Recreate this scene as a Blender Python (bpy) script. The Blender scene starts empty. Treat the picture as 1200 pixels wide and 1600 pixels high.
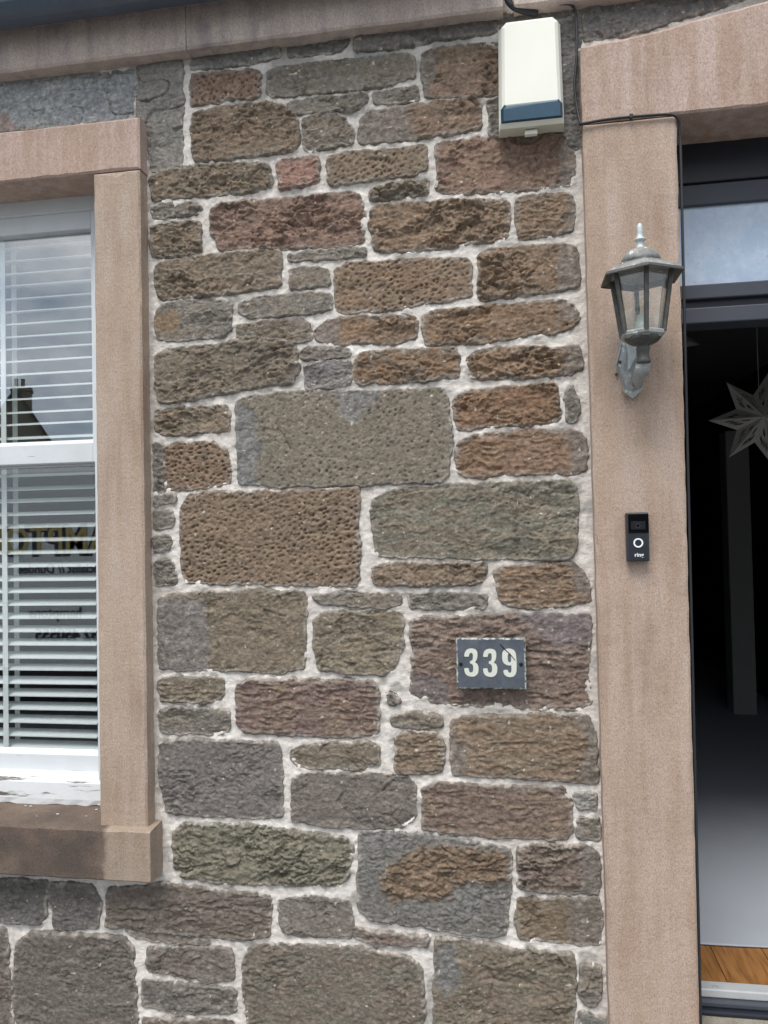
import bpy, bmesh, math, random
import numpy as np
from mathutils import Vector, Matrix

S = bpy.context.scene
COL = S.collection
R = math.radians

# ------------------------------------------------------------------ camera
FPX, IW, IH = 1200.0, 1200.0, 1600.0
YAW, PITCH, ROLL = R(9.217), R(1.407), R(-1.1515)
CAM = np.array([0.0, -1.95, 1.5])
def _axes():
    cy, sy, cp, sp = math.cos(YAW), math.sin(YAW), math.cos(PITCH), math.sin(PITCH)
    f = np.array([-sy*cp, cy*cp, sp]); r = np.array([cy, sy, 0.0]); u = np.cross(r, f)
    c, s = math.cos(ROLL), math.sin(ROLL)
    return c*r + s*u, -s*r + c*u, f
CR, CU, CF = _axes()
cd = bpy.data.cameras.new('camera'); cam = bpy.data.objects.new('camera', cd); COL.objects.link(cam)
cd.sensor_fit = 'VERTICAL'; cd.sensor_height = 36.0; cd.lens = 36.0*FPX/IH
cd.clip_start = 0.05; cd.clip_end = 1000.0
M = Matrix.Identity(4)
for i in range(3):
    M[i][0], M[i][1], M[i][2], M[i][3] = CR[i], CU[i], -CF[i], CAM[i]
cam.matrix_world = M
S.camera = cam

# ------------------------------------------------------------------ sky, sun, exposure
SUN_EL, SUN_AZ = R(61), R(14)      # overcast: broad soft sun in front of the facade, slightly left
w = bpy.data.worlds.new('World'); S.world = w; w.use_nodes = True
nt = w.node_tree; nt.nodes.clear()
def wn(t, **k):
    n = nt.nodes.new(t)
    for a, b in k.items(): setattr(n, a, b)
    return n
out = wn('ShaderNodeOutputWorld'); bg = wn('ShaderNodeBackground')
sky = wn('ShaderNodeTexSky', sky_type='NISHITA', sun_disc=False, sun_elevation=SUN_EL, sun_rotation=R(180)-SUN_AZ)
sky.air_density = 1.0; sky.dust_density = 3.0
tc = wn('ShaderNodeTexCoord'); mp = wn('ShaderNodeMapping'); mp.inputs['Scale'].default_value = (1, 1, 2.2)
n1 = wn('ShaderNodeTexNoise'); n1.inputs['Scale'].default_value = 5.5; n1.inputs['Detail'].default_value = 7; n1.inputs['Roughness'].default_value = .55
rp = wn('ShaderNodeValToRGB'); rp.color_ramp.elements[0].position = .33; rp.color_ramp.elements[1].position = .68
rp.color_ramp.elements[0].color = (3.6, 4.5, 5.7, 1); rp.color_ramp.elements[1].color = (11.6, 11.8, 12.0, 1)
mx = wn('ShaderNodeMix', data_type='RGBA'); mx.inputs[0].default_value = .82
nt.links.new(tc.outputs['Generated'], mp.inputs[0]); nt.links.new(mp.outputs[0], n1.inputs['Vector'])
nt.links.new(n1.outputs[0], rp.inputs[0]); nt.links.new(sky.outputs[0], mx.inputs[6]); nt.links.new(rp.outputs[0], mx.inputs[7])
nt.links.new(mx.outputs[2], bg.inputs[0]); bg.inputs[1].default_value = 0.08
nt.links.new(bg.outputs[0], out.inputs[0])
sd = bpy.data.lights.new('sun', 'SUN'); sun = bpy.data.objects.new('sun', sd); COL.objects.link(sun)
sd.energy = 1.5; sd.angle = R(27); sd.color = (1.0, .965, .92)
sv = Vector((-math.sin(SUN_AZ)*math.cos(SUN_EL), -math.cos(SUN_AZ)*math.cos(SUN_EL), math.sin(SUN_EL)))
sun.rotation_euler = sv.to_track_quat('Z', 'Y').to_euler()
S.view_settings.view_transform = 'Standard'; S.view_settings.look = 'None'; S.view_settings.gamma = 1
S.view_settings.exposure = 1.14
S.render.engine = 'CYCLES'
S.cycles.max_bounces = 8; S.cycles.transparent_max_bounces = 12

# ------------------------------------------------------------------ helpers
def P(px, py, Y):
    d = CR*(px-IW/2)/FPX - CU*(py-IH/2)/FPX + CF
    t = (Y-CAM[1])/d[1]
    return CAM + d*t
def XZ(px, py, Y=0.0):
    p = P(px, py, Y); return (p[0], p[2])
def lin(c, a=1.0):
    f = lambda v: v/12.92 if v <= .04045 else ((v+.055)/1.055)**2.4
    return tuple(f(v/255.0) for v in c) + (a,)
_tabs = {}
def vnoise(x, y, seed):
    if seed not in _tabs: _tabs[seed] = np.random.RandomState(seed).rand(256, 256)
    T = _tabs[seed]
    xi = np.floor(x).astype(int); yi = np.floor(y).astype(int); fx = x-xi; fy = y-yi
    fx = fx*fx*fx*(fx*(fx*6-15)+10); fy = fy*fy*fy*(fy*(fy*6-15)+10)
    a = T[xi & 255, yi & 255]; b = T[(xi+1) & 255, yi & 255]; c = T[xi & 255, (yi+1) & 255]; d = T[(xi+1) & 255, (yi+1) & 255]
    return (a*(1-fx)+b*fx)*(1-fy) + (c*(1-fx)+d*fx)*fy
def fbm(x, y, seed, o=4, g=.5):
    s = 0; a = 1.0; t = 0
    for i in range(o):
        s = s + a*vnoise(x*2**i+i*17.3, y*2**i+i*9.1, seed+i % 3); t += a; a *= g
    return s/t*2-1
def ridged(x, y, seed, o=3):
    s = 0; a = 1.0; t = 0
    for i in range(o):
        s = s + a*(1-np.abs(2*vnoise(x*2**i+i*7.7, y*2**i+i*3.1, seed+i % 3)-1)); t += a; a *= .5
    return s/t
def sstep(a, b, x):
    t = np.clip((x-a)/(b-a), 0, 1); return t*t*(3-2*t)
def sdist(poly, X, Z):
    """signed distance, positive inside"""
    A = np.asarray(poly); B = np.roll(A, -1, 0)
    px = X.ravel(); pz = Z.ravel(); best = np.full(px.shape, 1e9); ins = np.zeros(px.shape, bool)
    for (ax, az), (bx, bz) in zip(A, B):
        ex, ez = bx-ax, bz-az; l2 = ex*ex+ez*ez+1e-12
        t = np.clip(((px-ax)*ex+(pz-az)*ez)/l2, 0, 1)
        d = (px-ax-t*ex)**2+(pz-az-t*ez)**2
        best = np.minimum(best, d)
        c = ((az > pz) != (bz > pz))
        if ez != 0: ins ^= c & (px < ex*(pz-az)/ez+ax)
    d = np.sqrt(best)
    return np.where(ins, d, -d).reshape(X.shape)
def link(o, parent=None):
    COL.objects.link(o)
    if parent is not None: o.parent = parent
    return o
def tag(o, label=None, cat=None, group=None, kind=None):
    if label: o['label'] = label
    if cat: o['category'] = cat
    if group: o['group'] = group
    if kind: o['kind'] = kind
    return o
def empty(name, loc=(0, 0, 0)):
    o = bpy.data.objects.new(name, None); o.location = loc; o.empty_display_size = .1
    return link(o)
def fastmesh(name, V, F, mat, parent=None, col=None, smooth=True):
    me = bpy.data.meshes.new(name)
    V = np.asarray(V, np.float32); F = np.asarray(F, np.int32); k = F.shape[1]
    me.vertices.add(len(V)); me.vertices.foreach_set('co', V.ravel())
    me.loops.add(F.size); me.loops.foreach_set('vertex_index', F.ravel())
    me.polygons.add(len(F)); me.polygons.foreach_set('loop_start', np.arange(0, F.size, k, dtype=np.int32))
    try: me.polygons.foreach_set('loop_total', np.full(len(F), k, np.int32))
    except Exception: pass
    me.update(calc_edges=True)
    if smooth: me.polygons.foreach_set('use_smooth', np.ones(len(F), bool))
    if col is not None:
        at = me.color_attributes.new('Col', 'FLOAT_COLOR', 'POINT')
        c = np.ones((len(V), 4), np.float32); c[:, :3] = col; at.data.foreach_set('color', c.ravel())
    me.validate(); me.materials.append(mat)
    o = bpy.data.objects.new(name, me)
    return link(o, parent)
class MB:
    """collects shapes, builds one mesh object"""
    def __init__(s): s.v = []; s.f = []
    def add(s, vs, fs):
        n = len(s.v); s.v += [tuple(map(float, q)) for q in vs]; s.f += [tuple(i+n for i in f) for f in fs]; return s
    def box(s, x0, x1, y0, y1, z0, z1, b=0.0):
        if b <= 0:
            vs = [(x, y, z) for x in (x0, x1) for y in (y0, y1) for z in (z0, z1)]
            return s.add(vs, [(0, 1, 3, 2), (4, 6, 7, 5), (0, 4, 5, 1), (2, 3, 7, 6), (0, 2, 6, 4), (1, 5, 7, 3)])
        bm = bmesh.new(); bmesh.ops.create_cube(bm, size=1)
        for v in bm.verts: v.co = ((x0+x1)/2+v.co.x*(x1-x0), (y0+y1)/2+v.co.y*(y1-y0), (z0+z1)/2+v.co.z*(z1-z0))
        bmesh.ops.bevel(bm, geom=list(bm.edges), offset=b, segments=2, affect='EDGES', profile=.5)
        bm.verts.index_update()
        s.add([v.co[:] for v in bm.verts], [[v.index for v in f.verts] for f in bm.faces]); bm.free(); return s
    def rings(s, rs, cap=(True, True), closed=True):
        n = len(rs[0]); base = len(s.v)
        for r in rs: s.v += [tuple(map(float, q)) for q in r]
        for i in range(len(rs)-1):
            for j in range(n if closed else n-1):
                k = (j+1) % n
                s.f.append((base+i*n+j, base+i*n+k, base+(i+1)*n+k, base+(i+1)*n+j))
        if cap[0]: s.f.append(tuple(base+j for j in range(n))[::-1])
        if cap[1]: s.f.append(tuple(base+(len(rs)-1)*n+j for j in range(n)))
        return s
    def lathe(s, prof, c=(0, 0, 0), n=20, ph=0.0, cap=(True, True)):
        return s.rings([[(c[0]+r*math.sin(ph+2*math.pi*j/n), c[1]-r*math.cos(ph+2*math.pi*j/n), c[2]+z) for j in range(n)] for r, z in prof], cap)
    def tube(s, pts, r, n=8):
        pts = [Vector(p) for p in pts]; rs = []
        rad = r if isinstance(r, (list, tuple)) else [r]*len(pts)
        up = Vector((0.13, .98, .17)); pa = None
        for i, p in enumerate(pts):
            t = (pts[min(i+1, len(pts)-1)]-pts[max(i-1, 0)]).normalized()
            a = pa - t*pa.dot(t) if pa is not None else t.cross(up)
            if a.length < 1e-5: a = t.orthogonal()
            a.normalize(); pa = a; b = t.cross(a)
            rs.append([p+(a*math.cos(2*math.pi*j/n)+b*math.sin(2*math.pi*j/n))*rad[i] for j in range(n)])
        return s.rings(rs)
    def build(s, name, mat, parent=None, smooth=False, fix=True):
        me = bpy.data.meshes.new(name); me.from_pydata(s.v, [], s.f); me.update()
        if fix:
            bm = bmesh.new(); bm.from_mesh(me); bmesh.ops.recalc_face_normals(bm, faces=bm.faces); bm.to_mesh(me); bm.free()
        if smooth:
            for p in me.polygons: p.use_smooth = True
        me.materials.append(mat)
        return link(bpy.data.objects.new(name, me), parent)
def smooth_angle(o, deg=35):
    me = o.data
    for p in me.polygons: p.use_smooth = True
    me.set_sharp_from_angle(angle=R(deg))
    return o

# ------------------------------------------------------------------ materials
class NT:
    def __init__(s, name):
        s.m = bpy.data.materials.new(name); s.m.use_nodes = True; s.t = s.m.node_tree; s.t.nodes.clear()
        s.o = s.n('ShaderNodeOutputMaterial'); s.b = s.n('ShaderNodeBsdfPrincipled'); s.l(s.b.outputs[0], s.o.inputs[0])
        s.tc = s.n('ShaderNodeTexCoord')
    def n(s, t, **k):
        q = s.t.nodes.new(t)
        for a, b in k.items(): setattr(q, a, b)
        return q
    def l(s, a, b): s.t.links.new(a, b)
    def noise(s, scale, detail=4, rough=.55, stretch=None):
        q = s.n('ShaderNodeTexNoise'); q.inputs['Scale'].default_value = scale; q.inputs['Detail'].default_value = detail; q.inputs['Roughness'].default_value = rough
        if stretch:
            mp = s.n('ShaderNodeMapping'); mp.inputs['Scale'].default_value = stretch; s.l(s.tc.outputs['Object'], mp.inputs[0]); s.l(mp.outputs[0], q.inputs['Vector'])
        else: s.l(s.tc.outputs['Object'], q.inputs['Vector'])
        return q.outputs[0]
    def ramp(s, fac, stops):
        q = s.n('ShaderNodeValToRGB'); e = q.color_ramp.elements
        while len(e) < len(stops): e.new(.5)
        for i, (p, c) in enumerate(stops): e[i].position = p; e[i].color = c
        s.l(fac, q.inputs[0]); return q.outputs[0]
    def mix(s, fac, a, b, blend='MIX'):
        q = s.n('ShaderNodeMix', data_type='RGBA', blend_type=blend)
        for v, i in ((fac, 0), (a, 6), (b, 7)):
            if hasattr(v, 'links'): s.l(v, q.inputs[i])
            else: q.inputs[i].default_value = v
        return q.outputs[2]
    def bump(s, h, strength, dist, prev=None):
        q = s.n('ShaderNodeBump'); q.inputs['Strength'].default_value = strength; q.inputs['Distance'].default_value = dist
        s.l(h, q.inputs['Height'])
        if prev is not None: s.l(prev, q.inputs['Normal'])
        return q.outputs[0]
    def fin(s, col, rough=.8, normal=None, metal=0, spec=None):
        if hasattr(col, 'links'): s.l(col, s.b.inputs['Base Color'])
        else: s.b.inputs['Base Color'].default_value = col
        if hasattr(rough, 'links'): s.l(rough, s.b.inputs['Roughness'])
        else: s.b.inputs['Roughness'].default_value = rough
        s.b.inputs['Metallic'].default_value = metal
        if spec is not None: s.b.inputs['Specular IOR Level'].default_value = spec
        if normal is not None: s.l(normal, s.b.inputs['Normal'])
        return s.m
G = lambda v: (v, v, v, 1)
def m_stone(name, lo, hi, b1, b2, spec=.2):
    t = NT(name); at = t.n('ShaderNodeAttribute', attribute_name='Col')
    f = t.ramp(t.noise(95, 6, .7), [(.3, G(lo)), (.72, G(hi))])
    c = t.mix(1.0, at.outputs['Color'], f, 'MULTIPLY')
    sp = t.ramp(t.noise(330, 2, .6), [(.66, G(0)), (.76, G(1))])
    c = t.mix(sp, c, t.mix(.35, c, (.62, .60, .56, 1)))
    nb = t.bump(t.noise(150, 5, .7), b1, .004)
    nb = t.bump(t.noise(480, 3, .6), b2, .0015, nb)
    return t.fin(c, .88, nb, spec=spec)
M_STONE = m_stone('sandstone_rubble', .60, 1.46, .9, .9)
M_MORTAR = m_stone('lime_mortar', .84, 1.10, .75, .7)
def m_dressed(name, a, b, c, stain=None):
    t = NT(name)
    k = t.mix(t.ramp(t.noise(4.5, 5, .6), [(.35, G(0)), (.65, G(1))]), lin(a), lin(b))
    k = t.mix(t.ramp(t.noise(9, 4, .6, (3.2, 3, .35)), [(.40, G(0)), (.68, G(.85))]), k, lin(c))
    g = t.noise(240, 5, .8, (1.4, 1.4, .8))
    k = t.mix(1.0, k, t.ramp(g, [(.32, G(.60)), (.5, G(1.0)), (.68, G(1.26))]), 'MULTIPLY')
    sp = t.ramp(t.noise(140, 3, .6), [(.68, G(0)), (.73, G(1))])
    k = t.mix(sp, k, t.mix(.45, k, (.05, .045, .04, 1)))
    if stain:
        s_ = t.ramp(t.noise(stain[1], 6, .65), [(stain[2], G(0)), (stain[3], G(1))])
        k = t.mix(s_, k, lin(stain[0]))
    nb = t.bump(t.noise(210, 4, .7, (1, 1, .55)), .55, .003)
    nb = t.bump(t.noise(26, 4, .6), .35, .006, nb)
    return t.fin(k, .9, nb, spec=.15)
M_DRESS = m_dressed('dressed_pink_sandstone', (172, 151, 134), (156, 135, 119), (178, 160, 148))
M_DRESSW = m_dressed('window_jamb_sandstone', (168, 149, 132), (152, 133, 117), (174, 158, 145))
M_LINTEL = m_dressed('lintel_sandstone', (172, 149, 135), (157, 134, 120), (184, 165, 156))
M_CORN = m_dressed('cornice_sandstone', (200, 184, 174), (182, 166, 156), (166, 152, 147), ((146, 136, 134), 11, .56, .72))
def m_sill():
    m = m_dressed('sill_sandstone', (150, 134, 119), (138, 122, 108), (158, 144, 131)); t = m.node_tree
    b = [n for n in t.nodes if n.type == 'BSDF_PRINCIPLED'][0]; src = b.inputs['Base Color'].links[0].from_socket
    tc = t.nodes.new('ShaderNodeTexCoord'); sx = t.nodes.new('ShaderNodeSeparateXYZ'); t.links.new(tc.outputs['Object'], sx.inputs[0])
    nz = t.nodes.new('ShaderNodeTexNoise'); nz.inputs['Scale'].default_value = 22; nz.inputs['Detail'].default_value = 5; t.links.new(tc.outputs['Object'], nz.inputs['Vector'])
    a = t.nodes.new('ShaderNodeMath'); a.operation = 'MULTIPLY_ADD'; t.links.new(nz.outputs[0], a.inputs[0]); a.inputs[1].default_value = .05; t.links.new(sx.outputs[0], a.inputs[2])
    r = t.nodes.new('ShaderNodeMapRange'); t.links.new(a.outputs[0], r.inputs[0]); xm = XZ(165, 1340, -.072)[0]+.025
    r.inputs[1].default_value = xm-.008; r.inputs[2].default_value = xm+.008; r.inputs[3].default_value = .93; r.inputs[4].default_value = 0
    n2 = t.nodes.new('ShaderNodeTexNoise'); n2.inputs['Scale'].default_value = 9; n2.inputs['Detail'].default_value = 6; t.links.new(tc.outputs['Object'], n2.inputs['Vector'])
    rp_ = t.nodes.new('ShaderNodeValToRGB'); rp_.color_ramp.elements[0].position = .35; rp_.color_ramp.elements[1].position = .65
    rp_.color_ramp.elements[0].color = lin((76, 68, 63)); rp_.color_ramp.elements[1].color = lin((106, 92, 82)); t.links.new(n2.outputs[0], rp_.inputs[0])
    n3 = t.nodes.new('ShaderNodeTexNoise'); n3.inputs['Scale'].default_value = 260; n3.inputs['Detail'].default_value = 3; t.links.new(tc.outputs['Object'], n3.inputs['Vector'])
    mm = t.nodes.new('ShaderNodeMix'); mm.data_type = 'RGBA'; mm.blend_type = 'OVERLAY'; mm.inputs[0].default_value = .6; t.links.new(rp_.outputs[0], mm.inputs[6]); t.links.new(n3.outputs[0], mm.inputs[7])
    mx_ = t.nodes.new('ShaderNodeMix'); mx_.data_type = 'RGBA'; t.links.new(r.outputs[0], mx_.inputs[0]); t.links.new(src, mx_.inputs[6]); t.links.new(mm.outputs[2], mx_.inputs[7])
    t.links.new(mx_.outputs[2], b.inputs['Base Color']); return m
M_SILL = m_sill()
def m_paint(name, c, rough=.45, var=.07, peel=None, bump=.15, metal=0, scale=14):
    t = NT(name); a = lin(c)
    lo = tuple(v*(1-var*2) for v in a[:3])+(1,)
    k = t.mix(t.ramp(t.noise(scale, 6, .65), [(.3, G(0)), (.7, G(1))]), lo, a)
    nb = t.bump(t.noise(120, 4, .6), bump, .002)
    if peel:
        pf = t.ramp(t.noise(peel[1], 6, .7, peel[4]), [(peel[2], G(0)), (peel[3], G(1))])
        k = t.mix(pf, k, lin(peel[0])); nb = t.bump(pf, .6, -.002, nb)
    return t.fin(k, rough, nb, metal)
M_WHITE = m_paint('white_window_paint', (206, 210, 213), .4, .04, ((120, 116, 110), 22, .64, .70, (.35, 1, 2.6)))
M_PEEL = m_paint('peeling_white_paint', (216, 219, 220), .5, .05, ((96, 90, 84), 16, .565, .62, (.22, 1, 2.4)), .3)
M_SLAT = m_paint('blind_slat', (238, 242, 241), .4, .02, None, .03)
M_BOX = m_paint('cream_plastic', (229, 228, 216), .38, .02, None, .05, 0, 6)
M_BOXLOW = m_paint('darker_cream_plastic', (214, 212, 196), .5, .05, None, .05, 0, 9)  # slightly darker, beiger cream for the slanted lower skirt
M_LENS = m_paint('blue_lens', (32, 68, 88), .2, .10, None, .06, 0, 30)
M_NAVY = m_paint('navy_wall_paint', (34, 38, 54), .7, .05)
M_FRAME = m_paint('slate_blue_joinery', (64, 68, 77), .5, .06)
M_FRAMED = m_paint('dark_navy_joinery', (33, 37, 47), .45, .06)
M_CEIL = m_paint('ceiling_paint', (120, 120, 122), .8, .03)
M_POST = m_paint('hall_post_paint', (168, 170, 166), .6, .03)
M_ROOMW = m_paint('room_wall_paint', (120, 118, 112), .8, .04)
M_BLACK = m_paint('black_plastic', (22, 24, 27), .35, .05, None, .03)
M_BELL = m_paint('doorbell_plastic', (40, 44, 50), .38, .05, None, .03)
M_GLOSSK = m_paint('gloss_black', (10, 11, 14), .08, .02, None, .0)
M_RINGW = m_paint('ring_white', (232, 236, 238), .4, .01, None, .0)
M_CABLE = m_paint('cable_sheath', (34, 36, 40), .6, .08, None, .1)
M_GUTTER = m_paint('gutter_blue_grey', (76, 87, 101), .35, .12, None, .08)
M_PAPER = m_paint('star_paper', (208, 208, 202), .8, .03, None, .1)
M_SHEET = m_paint('hall_sheet', (158, 163, 171), .95, .03, None, .15, 0, 5)
M_METAL = m_paint('threshold_metal', (196, 200, 202), .35, .06, ((120, 120, 118), 30, .62, .72, (1, 1, 3)), .1, .3)
M_STEP = m_dressed('step_stone', (140, 134, 122), (120, 114, 102), (150, 146, 136))
M_SCREW = m_paint('dark_screw', (18, 20, 22), .4, .1, None, .1)
M_DIGIT = m_paint('digit_paint', (206, 208, 196), .6, .04, None, .1, 0, 60)
t = NT('slate_plaque'); k = t.mix(t.ramp(t.noise(22, 7, .65), [(.3, G(0)), (.7, G(1))]), lin((64, 70, 78)), lin((88, 95, 103)))
M_SLATE = t.fin(k, .6, t.bump(t.noise(60, 6, .65, (1, 1, .5)), .5, .003))
t = NT('rough_slate_edge'); M_SLEDGE = t.fin(t.mix(t.ramp(t.noise(120, 4), [(.4, G(0)), (.6, G(1))]), lin((70, 74, 78)), lin((178, 182, 178))), .8, t.bump(t.noise(160, 4), .8, .003))
def m_metal_worn(name, a, b, c, thr, rough=.55):
    t = NT(name); k = t.mix(t.ramp(t.noise(34, 6, .7), [(.35, G(0)), (.65, G(1))]), lin(a), lin(b))
    k = t.mix(t.ramp(t.noise(55, 6, .75), [(thr, G(0)), (thr+.05, G(1))]), k, lin(c))
    return t.fin(k, rough, t.bump(t.noise(90, 5, .7), .35, .002), .15)
M_LMETAL = m_metal_worn('weathered_lantern_metal', (128, 130, 129), (160, 162, 160), (204, 206, 203), .59)
M_LROOF = m_metal_worn('lichened_lantern_roof', (108, 107, 106), (150, 149, 147), (206, 208, 205), .58, .8)
M_LFIN = m_metal_worn('bleached_finial', (170, 180, 180), (206, 214, 214), (110, 116, 118), .62)
M_LDARK = m_metal_worn('dark_lantern_bars', (62, 62, 59), (88, 88, 84), (170, 170, 166), .68)
M_BULB = m_paint('bulb_base', (196, 206, 200), .3, .05)
def m_glass(name, ior, tint=(1, 1, 1, 1), rough=0.0, dirt=0.0):
    t = NT(name); t.t.nodes.remove(t.b)
    tr = t.n('ShaderNodeBsdfTransparent'); tr.inputs[0].default_value = tint
    gl = t.n('ShaderNodeBsdfGlossy'); gl.inputs['Roughness'].default_value = rough; gl.inputs['Color'].default_value = (1, 1, 1, 1)
    lw = t.n('ShaderNodeLayerWeight'); lw.inputs[0].default_value = .5
    pw_ = t.n('ShaderNodeMath', operation='POWER'); t.l(lw.outputs['Facing'], pw_.inputs[0]); pw_.inputs[1].default_value = 5
    ma = t.n('ShaderNodeMath', operation='MULTIPLY_ADD'); t.l(pw_.outputs[0], ma.inputs[0]); ma.inputs[1].default_value = 1-ior; ma.inputs[2].default_value = ior
    ms = t.n('ShaderNodeMixShader'); t.l(ma.outputs[0], ms.inputs[0]); t.l(tr.outputs[0], ms.inputs[1]); t.l(gl.outputs[0], ms.inputs[2])
    last = ms.outputs[0]
    if dirt:
        df = t.n('ShaderNodeBsdfDiffuse'); df.inputs[0].default_value = (.55, .56, .56, 1)
        mm = t.n('ShaderNodeMixShader'); q = t.ramp(t.noise(40, 6, .7), [(.35, G(dirt*.3)), (.75, G(dirt))])
        t.l(q, mm.inputs[0]); t.l(last, mm.inputs[1]); t.l(df.outputs[0], mm.inputs[2]); last = mm.outputs[0]
    t.l(last, t.o.inputs[0]); return t.m
M_PANE = m_glass('window_glass', .15, (.97, .985, .985, 1))
M_LPANE = m_glass('lantern_glass', .05, (.96, .965, .95, 1), .0, .02)
t = NT('frosted_transom_glass')
k = t.mix(t.ramp(t.noise(26, 7, .7), [(.42, G(0)), (.66, G(1))]), lin((172, 190, 212)), lin((194, 208, 224)))
k = t.mix(t.ramp(t.noise(95, 5, .75), [(.60, G(0)), (.68, G(.8))]), k, lin((146, 164, 184)))
M_TRANSOM = t.fin(k, .22, t.bump(t.noise(70, 4), .1, .001), spec=.8)  # frosted glass; sky reflection is also put into its pale blue colour
t = NT('oak_plank'); g = t.noise(14, 6, .6, (7, .6, 1)); k = t.ramp(g, [(.3, lin((104, 70, 40))), (.52, lin((140, 98, 58))), (.75, lin((156, 114, 70)))])
M_WOOD = t.fin(k, .4, t.bump(g, .1, .001))
t = NT('asphalt'); M_ROAD = t.fin(t.mix(t.noise(160, 4, .7), G(.035), G(.075)), .9, t.bump(t.noise(220, 3), .5, .004))
t = NT('paving'); M_PAVE = t.fin(t.mix(t.noise(40, 6, .7), G(.17), G(.27)), .9, t.bump(t.noise(120, 3), .4, .003))
t = NT('roof_slate'); M_RSLATE = t.fin(t.mix(t.noise(9, 6, .7), lin((58, 60, 66)), lin((86, 88, 92))), .6, t.bump(t.noise(30, 3, .5, (1, 1, 6)), .4, .01))
t = NT('far_harled_wall'); M_HARL = t.fin(t.mix(t.noise(3, 6, .7), lin((110, 104, 96)), lin((134, 126, 116))), .9)
M_VAN = m_paint('van_white', (206, 210, 212), .25, .02, None, 0)
M_VYEL = m_paint('van_yellow_letter', (178, 160, 98), .4, .02, None, 0)
M_VBLUE = m_paint('van_dark_letter', (28, 34, 60), .4, .02, None, 0)
M_TYRE = m_paint('tyre', (24, 24, 25), .8, .05)
M_LEAF = m_paint('leaf', (70, 98, 62), .5, .15)
M_GRASS = m_paint('verge', (80, 96, 58), .9, .15)

# ================================================================== large structure: the cottage front wall
cottage = empty('cottage', (0, 0, 0))
tag(cottage, 'stone cottage front with rubble wall, pink sandstone door and window surrounds', 'building')

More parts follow.
